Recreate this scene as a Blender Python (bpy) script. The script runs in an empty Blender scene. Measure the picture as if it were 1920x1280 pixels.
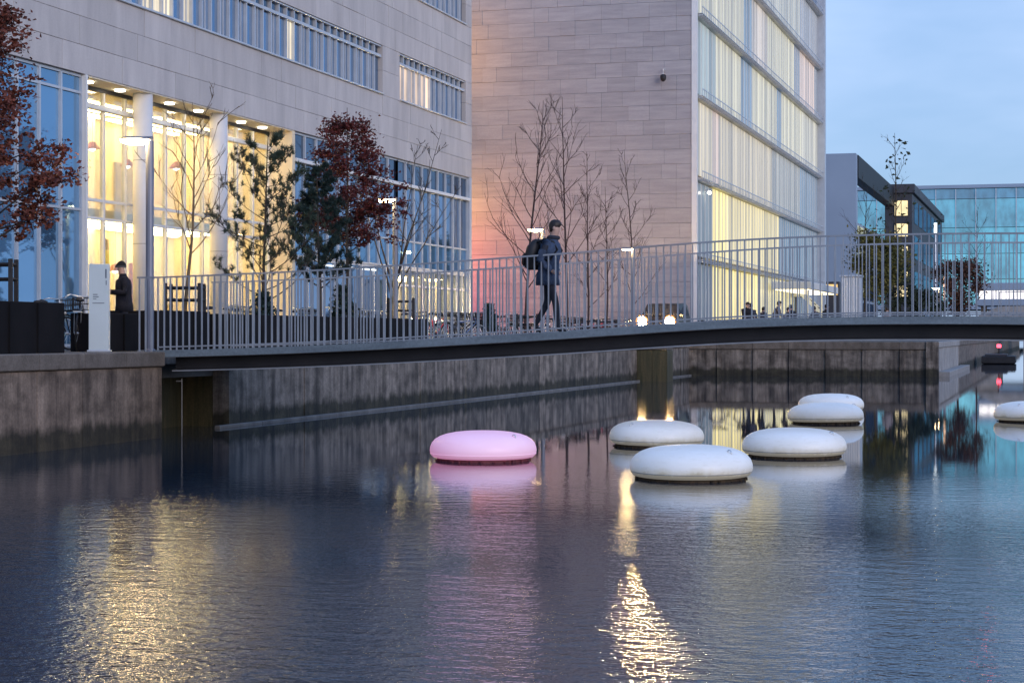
import bpy, bmesh, math, random
from mathutils import Vector, Matrix

# ------------------------------------------------------------------ camera, sky, sun, exposure
F = 3500.0                      # focal length in photo pixels (1920 wide)
HY = 628.0                      # horizon row
VX = 1980.0                     # vanishing column of the canal direction
TH = math.atan((VX - 960.0) / F)
CT, ST = math.cos(TH), math.sin(TH)
EYE = 1.8
ZQ = 1.5                        # quay level above the water

scn = bpy.context.scene
col = scn.collection
cam_d = bpy.data.cameras.new('camera')
cam_d.sensor_width = 36.0
cam_d.lens = F / 1920.0 * 36.0
cam_d.shift_y = (HY - 640.0) / 1920.0
cam_d.clip_start = 0.1
cam_d.clip_end = 3000.0
cam = bpy.data.objects.new('camera', cam_d)
col.objects.link(cam)
cam.location = (0, 0, EYE)
cam.rotation_euler = (math.radians(90), 0, TH)
scn.camera = cam

world = bpy.data.worlds.new('World')
scn.world = world
world.use_nodes = True
wn, wl = world.node_tree.nodes, world.node_tree.links
wn.clear()
SUN_EL, SUN_ROT = math.radians(12.0), math.radians(132.0)
w_out = wn.new('ShaderNodeOutputWorld')
w_bg = wn.new('ShaderNodeBackground')
w_sky = wn.new('ShaderNodeTexSky')
w_sky.sky_type = 'NISHITA'
w_sky.sun_disc = False
w_sky.sun_elevation = SUN_EL
w_sky.sun_rotation = SUN_ROT
w_sky.air_density = 1.0
w_sky.dust_density = 0.6
w_sky.ozone_density = 3.0
# thin dusk cloud: the same veil over the whole sky, broken by soft noise
w_tc = wn.new('ShaderNodeTexCoord')
w_map = wn.new('ShaderNodeMapping')
w_map.inputs['Scale'].default_value = (1.3, 1.3, 4.2)
w_noise = wn.new('ShaderNodeTexNoise')
w_noise.inputs['Scale'].default_value = 2.2
w_noise.inputs['Detail'].default_value = 5.0
w_noise.inputs['Roughness'].default_value = 0.55
w_ramp = wn.new('ShaderNodeValToRGB')
w_ramp.color_ramp.elements[0].position = 0.36
w_ramp.color_ramp.elements[0].color = (0.62, 0.62, 0.62, 1)
w_ramp.color_ramp.elements[1].position = 0.68
w_ramp.color_ramp.elements[1].color = (0.92, 0.92, 0.92, 1)
w_mix = wn.new('ShaderNodeMixRGB')
w_mix.inputs['Color2'].default_value = (3.5, 5.7, 9.2, 1)
w_bg.inputs['Strength'].default_value = 0.103
wl.new(w_tc.outputs['Generated'], w_map.inputs['Vector'])
wl.new(w_map.outputs['Vector'], w_noise.inputs['Vector'])
wl.new(w_noise.outputs['Fac'], w_ramp.inputs['Fac'])
wl.new(w_ramp.outputs['Color'], w_mix.inputs['Fac'])
w_cr = wn.new('ShaderNodeValToRGB')
w_cr.color_ramp.elements[0].position = 0.34
w_cr.color_ramp.elements[0].color = (3.1, 5.1, 8.7, 1)
w_cr.color_ramp.elements[1].position = 0.70
w_cr.color_ramp.elements[1].color = (5.7, 7.2, 9.7, 1)
wl.new(w_noise.outputs['Fac'], w_cr.inputs['Fac'])
w_sep = wn.new('ShaderNodeSeparateXYZ')
wl.new(w_tc.outputs['Generated'], w_sep.inputs['Vector'])
w_el = wn.new('ShaderNodeMapRange')
w_el.inputs['From Min'].default_value = 0.06
w_el.inputs['From Max'].default_value = 0.60
wl.new(w_sep.outputs['Z'], w_el.inputs['Value'])
w_zen = wn.new('ShaderNodeMixRGB')
w_zen.inputs['Color2'].default_value = (2.5, 4.9, 10.4, 1)
wl.new(w_el.outputs['Result'], w_zen.inputs['Fac'])
wl.new(w_cr.outputs['Color'], w_zen.inputs['Color1'])
wl.new(w_zen.outputs['Color'], w_mix.inputs['Color2'])
wl.new(w_sky.outputs['Color'], w_mix.inputs['Color1'])
wl.new(w_mix.outputs['Color'], w_bg.inputs['Color'])
wl.new(w_bg.outputs['Background'], w_out.inputs['Surface'])

sun_d = bpy.data.lights.new('sun', 'SUN')
sun_d.energy = 1.5
sun_d.angle = math.radians(35)
sun_d.color = (1.0, 0.88, 0.89)
sun = bpy.data.objects.new('sun', sun_d)
col.objects.link(sun)
sun.location = (30, -60, 60)
_sel, _saz = SUN_EL, SUN_ROT
_to_sun = Vector((math.sin(_saz) * math.cos(_sel), math.cos(_saz) * math.cos(_sel), math.sin(_sel)))
sun.rotation_euler = (-_to_sun).to_track_quat('-Z', 'Y').to_euler()

scn.view_settings.view_transform = 'Standard'
scn.view_settings.look = 'None'
scn.view_settings.exposure = 0.18
scn.view_settings.gamma = 1.0
scn.view_settings.use_curve_mapping = False
scn.cycles.max_bounces = 8
scn.cycles.transparent_max_bounces = 12
scn.cycles.sample_clamp_indirect = 12.0
scn.cycles.caustics_reflective = False
scn.cycles.caustics_refractive = False
scn.cycles.use_denoising = True

# ------------------------------------------------------------------ photo pixel -> place
def depth_on(x, L):             # camera depth where pixel column x meets the vertical plane L metres left
    return F * L / (CT * (VX - x))
def D_on(x, L):                 # distance along the canal there
    return (depth_on(x, L) - L * ST) / CT
def xpix(X, Y):                 # photo column of a place
    zc = -X * ST + Y * CT
    return 960 + F * (X * CT + Y * ST) / zc
def at(x, Z):                   # place on the ground plan from column and depth
    xc = (x - 960.0) / F * Z
    return (xc * CT - Z * ST, xc * ST + Z * CT)
def zz(y, Z):                   # height above water from row and depth
    return EYE + (HY - y) * Z / F

# ------------------------------------------------------------------ mesh helper
class MB:
    def __init__(s): s.v = []; s.f = []; s.m = []; s.cur = 0
    def add(s, vs, fs):
        o = len(s.v); s.v += [tuple(v) for v in vs]
        s.f += [tuple(i + o for i in f) for f in fs]; s.m += [s.cur] * len(fs); return s
    def box(s, x0, x1, y0, y1, z0, z1):
        return s.add([(x0,y0,z0),(x1,y0,z0),(x1,y1,z0),(x0,y1,z0),(x0,y0,z1),(x1,y0,z1),(x1,y1,z1),(x0,y1,z1)],
                     [(0,3,2,1),(4,5,6,7),(0,1,5,4),(1,2,6,5),(2,3,7,6),(3,0,4,7)])
    def chbox(s, x0, x1, y0, y1, z0, z1, c=0.02):    # chamfered upper and side edges
        def ring(z, k): return [(x0+k,y0+k,z),(x1-k,y0+k,z),(x1-k,y1-k,z),(x0+k,y1-k,z)]
        vs = ring(z0, c) + ring(z0 + c, 0) + ring(z1 - c, 0) + ring(z1, c)
        fs = [(3,2,1,0),(12,13,14,15)]
        for k in range(3):
            for i in range(4):
                a, b = k*4+i, k*4+(i+1) % 4
                fs.append((a, b, b+4, a+4))
        return s.add(vs, fs)
    def tube(s, pts, rad, n=6, cap=True):
        pts = [Vector(p) for p in pts]
        if not hasattr(rad, '__len__'): rad = [rad] * len(pts)
        vs, fs = [], []
        for i, p in enumerate(pts):
            t = (pts[min(i+1, len(pts)-1)] - pts[max(i-1, 0)])
            t = t.normalized() if t.length > 1e-9 else Vector((0,0,1))
            a = t.cross(Vector((0,0,1)) if abs(t.z) < 0.9 else Vector((0,1,0))).normalized()
            b = t.cross(a)
            for k in range(n):
                an = 2*math.pi*k/n
                vs.append(p + (a*math.cos(an) + b*math.sin(an)) * rad[i])
        for i in range(len(pts)-1):
            for k in range(n):
                q = (k+1) % n
                fs.append((i*n+k, i*n+q, (i+1)*n+q, (i+1)*n+k))
        if cap:
            fs.append(tuple(range(n))[::-1]); fs.append(tuple((len(pts)-1)*n+k for k in range(n)))
        return s.add(vs, fs)
    def lathe(s, prof, n=24, c=(0,0,0), axis='z', sx=1.0, sy=1.0):
        vs, fs = [], []
        for r, z in prof:
            for k in range(n):
                a = 2*math.pi*k/n
                u, v = r*math.cos(a)*sx, r*math.sin(a)*sy
                p = (u, v, z) if axis == 'z' else ((z, u, v) if axis == 'x' else (u, z, v))
                vs.append((c[0]+p[0], c[1]+p[1], c[2]+p[2]))
        m = len(prof)
        for i in range(m-1):
            for k in range(n):
                q = (k+1) % n
                fs.append((i*n+k, i*n+q, (i+1)*n+q, (i+1)*n+k))
        fs.append(tuple(range(n))[::-1]); fs.append(tuple((m-1)*n+k for k in range(n)))
        return s.add(vs, fs)
    def torus(s, c, R, r, n=22, m=6, axis='y'):
        vs, fs = [], []
        for i in range(n):
            a = 2*math.pi*i/n
            for j in range(m):
                b = 2*math.pi*j/m
                q = R + r*math.cos(b)
                u, v, w = q*math.cos(a), q*math.sin(a), r*math.sin(b)
                p = (u, w, v) if axis == 'y' else ((u, v, w) if axis == 'z' else (w, u, v))
                vs.append((c[0]+p[0], c[1]+p[1], c[2]+p[2]))
        for i in range(n):
            for j in range(m):
                fs.append((i*m+j, ((i+1) % n)*m+j, ((i+1) % n)*m+(j+1) % m, i*m+(j+1) % m))
        return s.add(vs, fs)
    def prism(s, poly, y0, y1, axis='y'):            # poly in (x,z) swept along y, or (y,z) along x
        n = len(poly)
        if axis == 'y': vs = [(a, y0, b) for a, b in poly] + [(a, y1, b) for a, b in poly]
        elif axis == 'x': vs = [(y0, a, b) for a, b in poly] + [(y1, a, b) for a, b in poly]
        else: vs = [(a, b, y0) for a, b in poly] + [(a, b, y1) for a, b in poly]
        fs = [tuple(range(n))[::-1], tuple(range(n, 2*n))]
        for i in range(n):
            q = (i+1) % n
            fs.append((i, q, q+n, i+n))
        return s.add(vs, fs)
    def mesh(s, name, mats, smooth=False):
        me = bpy.data.meshes.new(name)
        me.from_pydata(s.v, [], s.f)
        if not isinstance(mats, (list, tuple)): mats = [mats]
        for m in mats: me.materials.append(m)
        if len(mats) > 1: me.polygons.foreach_set('material_index', s.m)
        bm = bmesh.new(); bm.from_mesh(me)
        bmesh.ops.recalc_face_normals(bm, faces=bm.faces)
        bm.to_mesh(me); bm.free()
        if smooth: me.polygons.foreach_set('use_smooth', [True]*len(me.polygons))
        me.update()
        return me
    def build(s, name, mats, parent=None, smooth=False, kind=None, loc=None):
        return obj(name, s.mesh(name, mats, smooth), parent, loc, kind)

def obj(name, me, parent=None, loc=None, kind=None, rotz=None, color=None):
    o = bpy.data.objects.new(name, me)
    col.objects.link(o)
    if loc is not None: o.location = loc
    if rotz is not None: o.rotation_euler = (0, 0, rotz)
    if color is not None: o.color = color
    if parent is not None:
        o.parent = parent
        if parent.get('_w'):     # parts written in world coordinates
            o.matrix_parent_inverse = Matrix.Translation(Vector(parent['_w'])).inverted()
    if kind: o['kind'] = kind
    return o
def thing(name, label, cat, loc=(0,0,0), group=None, world=False, rotz=0.0):
    o = bpy.data.objects.new(name, None)
    col.objects.link(o)
    o.empty_display_size = 0.2
    o.location = loc; o.rotation_euler = (0, 0, rotz)
    o['label'] = label; o['category'] = cat
    if group: o['group'] = group
    if world: o['_w'] = list(loc)
    return o
def tag(o, label, cat, group=None):
    o['label'] = label; o['category'] = cat
    if group: o['group'] = group
    return o
def kids(o): return [c for c in col.objects if c.parent == o]
_children = {}
def copy_tree(o, parent=None, depth=0):
    c = o.copy(); col.objects.link(c)
    if parent is not None: c.parent = parent
    for ch in list(o.children):
        copy_tree(ch, c, depth+1)
    return c

# ------------------------------------------------------------------ materials
def nodes(name):
    m = bpy.data.materials.new(name); m.use_nodes = True
    nt = m.node_tree; nt.nodes.clear()
    out = nt.nodes.new('ShaderNodeOutputMaterial')
    return m, nt, out
def coord(nt, scale=(1,1,1), world=True):
    mp = nt.nodes.new('ShaderNodeMapping'); mp.inputs['Scale'].default_value = scale
    if world:
        g = nt.nodes.new('ShaderNodeNewGeometry'); nt.links.new(g.outputs['Position'], mp.inputs['Vector'])
    else:
        g = nt.nodes.new('ShaderNodeTexCoord'); nt.links.new(g.outputs['Object'], mp.inputs['Vector'])
    return mp.outputs['Vector']
def noise(nt, vec, scale, detail=4, rough=0.6):
    n = nt.nodes.new('ShaderNodeTexNoise')
    n.inputs['Scale'].default_value = scale; n.inputs['Detail'].default_value = detail
    n.inputs['Roughness'].default_value = rough
    nt.links.new(vec, n.inputs['Vector'])
    return n.outputs['Fac']
def ramp(nt, fac, stops):
    r = nt.nodes.new('ShaderNodeValToRGB')
    e = r.color_ramp.elements
    while len(e) < len(stops): e.new(0.5)
    for k, (p, c) in enumerate(stops):
        e[k].position = p; e[k].color = (*c, 1) if len(c) == 3 else c
    nt.links.new(fac, r.inputs['Fac'])
    return r.outputs['Color']
def mul(nt, a, b, fac=1.0, mode='MULTIPLY'):
    m = nt.nodes.new('ShaderNodeMixRGB'); m.blend_type = mode; m.inputs['Fac'].default_value = fac
    nt.links.new(a, m.inputs['Color1'])
    if isinstance(b, tuple): m.inputs['Color2'].default_value = (*b, 1)
    else: nt.links.new(b, m.inputs['Color2'])
    return m.outputs['Color']
def pmat(name, c1, c2, scale=(1,1,1), nscale=3.0, rough=0.7, bump=0.0, metal=0.0, rand=0.0, spec=0.4, detail=5, fine=0.0, objcol=False, p=(0.3, 0.7)):
    m, nt, out = nodes(name)
    b = nt.nodes.new('ShaderNodeBsdfPrincipled')
    vec = coord(nt, scale)
    f = noise(nt, vec, nscale, detail)
    c = ramp(nt, f, [(p[0], c1), (p[1], c2)])
    if fine:
        f2 = noise(nt, coord(nt), 28.0, 3)
        c = mul(nt, c, ramp(nt, f2, [(0.3, (1-fine,)*3), (0.7, (1+fine*0.3,)*3)]))
    oi = None
    if rand or objcol: oi = nt.nodes.new('ShaderNodeObjectInfo')
    if rand:
        mr = nt.nodes.new('ShaderNodeMapRange')
        mr.inputs['To Min'].default_value = 1 - rand; mr.inputs['To Max'].default_value = 1 + rand
        nt.links.new(oi.outputs['Random'], mr.inputs['Value'])
        cb = nt.nodes.new('ShaderNodeCombineColor')
        for k in range(3): nt.links.new(mr.outputs['Result'], cb.inputs[k])
        c = mul(nt, c, cb.outputs['Color'])
    if objcol: c = mul(nt, c, oi.outputs['Color'])
    nt.links.new(c, b.inputs['Base Color'])
    b.inputs['Roughness'].default_value = rough
    b.inputs['Metallic'].default_value = metal
    b.inputs['Specular IOR Level'].default_value = spec
    if bump:
        bp = nt.nodes.new('ShaderNodeBump'); bp.inputs['Strength'].default_value = bump; bp.inputs['Distance'].default_value = 0.02
        nt.links.new(noise(nt, vec, nscale*4, 4), bp.inputs['Height'])
        nt.links.new(bp.outputs['Normal'], b.inputs['Normal'])
    nt.links.new(b.outputs['BSDF'], out.inputs['Surface'])
    return m
def emat(name, color, strength, vary=0.0, nscale=1.0, scale=(1,1,1)):
    m, nt, out = nodes(name)
    e = nt.nodes.new('ShaderNodeEmission'); e.inputs['Strength'].default_value = strength
    if vary:
        c = ramp(nt, noise(nt, coord(nt, scale), nscale, 3), [(0.3, tuple(k*(1-vary) for k in color)), (0.7, color)])
        nt.links.new(c, e.inputs['Color'])
    else: e.inputs['Color'].default_value = (*color, 1)
    nt.links.new(e.outputs['Emission'], out.inputs['Surface'])
    return m
def glass_dark(name, tint, refl, dark, rough=0.03, wob=0.0):
    # window glass with a dim room behind: mirror of the sky over a dark body
    m, nt, out = nodes(name)
    d = nt.nodes.new('ShaderNodeBsdfDiffuse')
    g = nt.nodes.new('ShaderNodeBsdfGlossy'); g.inputs['Color'].default_value = (*tint, 1); g.inputs['Roughness'].default_value = rough
    oi = nt.nodes.new('ShaderNodeObjectInfo')
    c = ramp(nt, oi.outputs['Random'], [(0.0, tuple(k*0.6 for k in dark)), (1.0, tuple(k*1.5 for k in dark))])
    nt.links.new(c, d.inputs['Color'])
    mx = nt.nodes.new('ShaderNodeMixShader')
    lw = nt.nodes.new('ShaderNodeLayerWeight'); lw.inputs['Blend'].default_value = 0.25
    mr = nt.nodes.new('ShaderNodeMapRange'); mr.inputs['To Min'].default_value = refl; mr.inputs['To Max'].default_value = min(1, refl+0.4)
    nt.links.new(lw.outputs['Fresnel'], mr.inputs['Value']); nt.links.new(mr.outputs['Result'], mx.inputs['Fac'])
    nt.links.new(d.outputs['BSDF'], mx.inputs[1]); nt.links.new(g.outputs['BSDF'], mx.inputs[2])
    if wob:
        bp = nt.nodes.new('ShaderNodeBump'); bp.inputs['Strength'].default_value = wob; bp.inputs['Distance'].default_value = 0.05
        nt.links.new(noise(nt, coord(nt), 0.9, 2), bp.inputs['Height'])
        nt.links.new(bp.outputs['Normal'], g.inputs['Normal'])
    nt.links.new(mx.outputs['Shader'], out.inputs['Surface'])
    return m
def glass_clear(name, refl=0.08):
    m, nt, out = nodes(name)
    t = nt.nodes.new('ShaderNodeBsdfTransparent'); t.inputs['Color'].default_value = (0.93, 0.96, 0.94, 1)
    g = nt.nodes.new('ShaderNodeBsdfGlossy'); g.inputs['Roughness'].default_value = 0.02
    lw = nt.nodes.new('ShaderNodeLayerWeight'); lw.inputs['Blend'].default_value = 0.2
    mr = nt.nodes.new('ShaderNodeMapRange'); mr.inputs['To Min'].default_value = refl; mr.inputs['To Max'].default_value = 0.6
    nt.links.new(lw.outputs['Fresnel'], mr.inputs['Value'])
    mx = nt.nodes.new('ShaderNodeMixShader')
    nt.links.new(mr.outputs['Result'], mx.inputs['Fac'])
    nt.links.new(t.outputs['BSDF'], mx.inputs[1]); nt.links.new(g.outputs['BSDF'], mx.inputs[2])
    nt.links.new(mx.outputs['Shader'], out.inputs['Surface'])
    return m
def glow_glass(name, scale=(1, 1.7, 0.03), rough=0.25, gloss=0.22, vary=0.62):
    # frosted glass lit from the room behind; object colour = colour of the room light, alpha = how strongly it is lit
    m, nt, out = nodes(name)
    oi = nt.nodes.new('ShaderNodeObjectInfo')
    e = nt.nodes.new('ShaderNodeEmission')
    f = ramp(nt, noise(nt, coord(nt, scale), 1.0, 3), [(0.34, (1-vary,)*3), (0.62, (1.25,)*3)])
    nt.links.new(mul(nt, oi.outputs['Color'], f), e.inputs['Color'])
    nt.links.new(oi.outputs['Alpha'], e.inputs['Strength'])
    b = nt.nodes.new('ShaderNodeBsdfPrincipled')
    b.inputs['Base Color'].default_value = (0.15, 0.19, 0.22, 1); b.inputs['Roughness'].default_value = rough
    b.inputs['Specular IOR Level'].default_value = 0.25
    ad = nt.nodes.new('ShaderNodeAddShader')
    nt.links.new(e.outputs['Emission'], ad.inputs[0]); nt.links.new(b.outputs['BSDF'], ad.inputs[1])
    nt.links.new(ad.outputs['Shader'], out.inputs['Surface'])
    return m
def water_mat():
    m, nt, out = nodes('canal_water')
    b = nt.nodes.new('ShaderNodeBsdfPrincipled')
    b.inputs['Base Color'].default_value = (0.011, 0.027, 0.044, 1)
    b.inputs['Roughness'].default_value = 0.02
    b.inputs['IOR'].default_value = 1.45
    b.inputs['Specular IOR Level'].default_value = 0.5
    n1 = noise(nt, coord(nt, (1.0, 1.2, 1)), 18.0, 2, 0.5)
    n2 = noise(nt, coord(nt, (1.0, 1.7, 1)), 3.2, 2, 0.5)
    patch = ramp(nt, noise(nt, coord(nt, (0.07, 0.16, 1)), 1.0, 2), [(0.36, (0.42,)*3), (0.62, (1.15,)*3)])
    # breeze dies out in the lee of the quays and under the bridge
    g = nt.nodes.new('ShaderNodeNewGeometry'); sp = nt.nodes.new('ShaderNodeSeparateXYZ')
    nt.links.new(g.outputs['Position'], sp.inputs['Vector'])
    mr = nt.nodes.new('ShaderNodeMapRange'); mr.inputs['From Min'].default_value = 9.0; mr.inputs['From Max'].default_value = 28.0
    mr.inputs['To Min'].default_value = 1.0; mr.inputs['To Max'].default_value = 0.11
    pw = nt.nodes.new('ShaderNodeMath'); pw.operation = 'POWER'; pw.inputs[1].default_value = 2.0
    nt.links.new(mr.outputs['Result'], pw.inputs[0])
    nt.links.new(sp.outputs['Y'], mr.inputs['Value'])
    ad = nt.nodes.new('ShaderNodeMath'); ad.operation = 'MULTIPLY_ADD'; ad.inputs[1].default_value = 2.0
    nt.links.new(n2, ad.inputs[0]); nt.links.new(n1, ad.inputs[2])
    am = nt.nodes.new('ShaderNodeMath'); am.operation = 'MULTIPLY'
    nt.links.new(patch, am.inputs[0]); nt.links.new(pw.outputs['Value'], am.inputs[1])
    hh = nt.nodes.new('ShaderNodeMath'); hh.operation = 'MULTIPLY'
    nt.links.new(ad.outputs['Value'], hh.inputs[0]); nt.links.new(am.outputs['Value'], hh.inputs[1])
    bp = nt.nodes.new('ShaderNodeBump'); bp.inputs['Strength'].default_value = 1.0; bp.inputs['Distance'].default_value = 0.0092
    nt.links.new(hh.outputs['Value'], bp.inputs['Height'])
    nt.links.new(bp.outputs['Normal'], b.inputs['Normal'])
    nt.links.new(b.outputs['BSDF'], out.inputs['Surface'])
    return m

def wet_wall(name, c1, c2):
    # concrete with blotches, run-off streaks and a weed-dark tide band of its own uneven edge
    m, nt, out = nodes(name)
    b = nt.nodes.new('ShaderNodeBsdfPrincipled'); b.inputs['Roughness'].default_value = 0.8
    streak = noise(nt, coord(nt, (3.0, 3.0, 0.35)), 1.5, 5, 0.62)
    c = ramp(nt, streak, [(0.30, c1), (0.70, c2)])
    blot = noise(nt, coord(nt, (1.1, 1.1, 1.8)), 1.7, 4, 0.6)
    c = mul(nt, c, ramp(nt, blot, [(0.36, (0.55,0.53,0.50)), (0.60, (1.1,1.08,1.05))]))
    c = mul(nt, c, ramp(nt, noise(nt, coord(nt), 24.0, 3), [(0.3, (0.72,)*3), (0.7, (1.08,)*3)]))
    oi = nt.nodes.new('ShaderNodeObjectInfo')
    c = mul(nt, c, ramp(nt, oi.outputs['Random'], [(0.0, (0.80,0.80,0.80)), (1.0, (1.15,1.12,1.10))]))
    g = nt.nodes.new('ShaderNodeNewGeometry'); sp = nt.nodes.new('ShaderNodeSeparateXYZ')
    nt.links.new(g.outputs['Position'], sp.inputs['Vector'])
    ma = nt.nodes.new('ShaderNodeMath'); ma.operation = 'MULTIPLY_ADD'; ma.inputs[1].default_value = -0.5
    nt.links.new(noise(nt, coord(nt, (1.6, 1.6, 0.5)), 1.6, 3), ma.inputs[0]); nt.links.new(sp.outputs['Z'], ma.inputs[2])
    tide = ramp(nt, ma.outputs['Value'], [(0.0, (0.22,0.23,0.17)), (0.14, (1, 1, 1))])
    c = mul(nt, c, tide)
    nt.links.new(c, b.inputs['Base Color'])
    bp = nt.nodes.new('ShaderNodeBump'); bp.inputs['Strength'].default_value = 0.5; bp.inputs['Distance'].default_value = 0.02
    nt.links.new(noise(nt, coord(nt, (1.5, 1.5, 1)), 7.0, 5), bp.inputs['Height']); nt.links.new(bp.outputs['Normal'], b.inputs['Normal'])
    nt.links.new(b.outputs['BSDF'], out.inputs['Surface'])
    return m
M = {}
M['water'] = water_mat()
M['paving'] = pmat('paving', (0.10,0.095,0.09), (0.16,0.15,0.14), nscale=1.5, rough=0.8, fine=0.2)
M['stone_a'] = pmat('pale_stone', (0.425,0.395,0.382), (0.555,0.515,0.490), (1.6,1.6,0.35), 0.9, 0.75, 0.15, rand=0.06, fine=0.08)
M['stone_b'] = pmat('travertine', (0.325,0.310,0.320), (0.42,0.395,0.398), (0.5,0.5,4.5), 1.4, 0.8, 0.2, rand=0.07, fine=0.12)
M['joint'] = pmat('joint_mortar', (0.26,0.24,0.25), (0.31,0.285,0.30), nscale=1, rough=0.9)
M['core'] = pmat('dark_backing', (0.13,0.12,0.12), (0.17,0.16,0.16), nscale=1, rough=0.9)  # plain dark colour for backings and column joints
M['concrete'] = wet_wall('quay_concrete', (0.070,0.050,0.038), (0.30,0.235,0.185))
M['concrete_dark'] = wet_wall('wet_concrete', (0.055,0.046,0.040), (0.35,0.305,0.265))
M['concrete_pale'] = pmat('pale_concrete', (0.26,0.25,0.24), (0.42,0.40,0.38), (1,1,1), 1.4, 0.85, 0.3, rand=0.08, fine=0.2)
M['coping'] = pmat('coping_stone', (0.10,0.082,0.065), (0.19,0.16,0.135), (1.5,1.5,1), 2.2, 0.8, 0.4, rand=0.1, fine=0.3)
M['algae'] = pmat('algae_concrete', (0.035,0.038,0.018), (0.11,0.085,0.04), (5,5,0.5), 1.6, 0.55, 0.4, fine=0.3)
M['ledge'] = pmat('waterline_beam', (0.10,0.095,0.09), (0.20,0.19,0.18), (1,1,1), 2.0, 0.7, 0.3, rand=0.1)
M['steel'] = pmat('galvanised_steel', (0.25,0.265,0.29), (0.34,0.36,0.385), nscale=3, rough=0.5, metal=0.3, rand=0.08)
M['steel_dark'] = pmat('dark_girder_steel', (0.018,0.018,0.022), (0.035,0.033,0.036), nscale=1.5, rough=0.55, metal=0.2)
M['fascia'] = pmat('deck_edge_steel', (0.14,0.17,0.19), (0.22,0.26,0.28), (0.5,1,3), 2.0, 0.5, metal=0.3, fine=0.2)
M['alu'] = pmat('window_aluminium', (0.46,0.49,0.53), (0.56,0.59,0.63), nscale=2, rough=0.4, metal=0.3)
M['alu_white'] = pmat('white_frame', (0.66,0.66,0.64), (0.74,0.74,0.72), nscale=2, rough=0.45)
M['column'] = pmat('column_plaster', (0.62,0.60,0.58), (0.70,0.68,0.66), nscale=1.5, rough=0.6)
M['soffit'] = pmat('soffit_board', (0.62,0.56,0.44), (0.68,0.62,0.50), nscale=1, rough=0.7)
M['room'] = pmat('cream_room_wall', (0.66,0.54,0.36), (0.78,0.68,0.50), (1,0.7,0.3), 0.9, 0.8)
M['room_floor'] = pmat('room_floor', (0.30,0.24,0.16), (0.36,0.30,0.22), nscale=1, rough=0.5)
M['blind'] = pmat('linen_blind', (0.70,0.62,0.44), (0.80,0.72,0.54), (1,6,0.2), 1.0, 0.8)
M['glass_a'] = glass_dark('sky_blue_glass', (0.45,0.72,1.0), 0.34, (0.075,0.16,0.26), wob=0.03)
M['glass_b'] = glass_dark('window_glass', (0.54,0.70,0.92), 0.42, (0.035,0.070,0.12), wob=0.03)
M['glass_c'] = glass_dark('dim_glass', (0.6,0.78,1.0), 0.18, (0.02,0.035,0.06))
M['glass_clear'] = glass_clear('clear_glass')
M['glow'] = glow_glass('lit_frosted_glass')
M['glow_plain'] = glow_glass('lit_window', (0.8, 2.0, 0.4), 0.1, vary=0.35)
M['ceil_light'] = emat('ceiling_lamp_glow', (1.0, 0.74, 0.36), 30.0)
M['down_light'] = emat('downlight_glow', (1.0, 0.93, 0.78), 14.0)
M['lamp_glow'] = emat('street_lamp_glow', (1.0, 0.70, 0.32), 80.0)
M['lamp_steel'] = pmat('lamp_post_paint', (0.17,0.18,0.22), (0.22,0.23,0.28), nscale=2, rough=0.45, metal=0.2)
M['black'] = pmat('black_paint', (0.010,0.010,0.012), (0.022,0.021,0.024), nscale=3, rough=0.6)
M['planter'] = pmat('dark_planter_steel', (0.006,0.006,0.007), (0.014,0.012,0.013), (1,1,0.6), 2.0, 0.85, 0.1, rand=0.2, spec=0.15)
M['soil'] = pmat('soil', (0.02,0.016,0.012), (0.05,0.04,0.03), nscale=9, rough=0.95, bump=0.6)
M['sign_white'] = pmat('sign_panel', (0.50,0.56,0.56), (0.56,0.62,0.62), nscale=1.5, rough=0.45)
M['sign_mark'] = pmat('sign_print', (0.10,0.12,0.15), (0.14,0.16,0.19), nscale=4, rough=0.5)
M['bark'] = pmat('bark', (0.035,0.028,0.024), (0.075,0.06,0.05), (6,6,1.5), 3.0, 0.9, 0.6)
M['bark_red'] = pmat('young_bark', (0.040,0.026,0.026), (0.070,0.046,0.044), (6,6,1.5), 3.0, 0.85, 0.4)
M['bark_tan'] = pmat('tan_bark', (0.12,0.085,0.05), (0.20,0.145,0.09), (6,6,1.5), 3.0, 0.85, 0.4)
M['leaf_red'] = pmat('red_oak_leaf', (0.038,0.009,0.010), (0.15,0.028,0.022), (1,1,1), 4.0, 0.6, spec=0.3)
M['leaf_brick'] = pmat('brown_red_oak_leaf', (0.055,0.018,0.013), (0.20,0.055,0.032), (1,1,1), 3.0, 0.6, spec=0.3)
M['leaf_pine'] = pmat('pine_needles', (0.020,0.034,0.022), (0.055,0.080,0.050), (1,1,1), 4.0, 0.6, spec=0.3)
M['leaf_fir'] = pmat('dark_conifer_needles', (0.010,0.024,0.022), (0.022,0.045,0.040), (1,1,1), 4.0, 0.6, spec=0.3)
M['leaf_green'] = pmat('autumn_green_leaf', (0.04,0.055,0.015), (0.15,0.13,0.030), (1,1,1), 1.2, 0.6, spec=0.3)
M['leaf_brown'] = pmat('russet_leaf', (0.055,0.025,0.018), (0.12,0.06,0.04), (1,1,1), 1.2, 0.7, spec=0.3)
M['leaf_dark'] = pmat('deep_green_leaf', (0.012,0.022,0.014), (0.04,0.055,0.03), (1,1,1), 1.2, 0.7, spec=0.3)
M['seam'] = pmat('grimy_seam', (0.30,0.28,0.24), (0.50,0.48,0.44), nscale=6, rough=0.6)
M['disc_base'] = pmat('float_base_weed', (0.02,0.014,0.008), (0.075,0.045,0.02), (6,6,3), 3.0, 0.7, 0.6)
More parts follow.
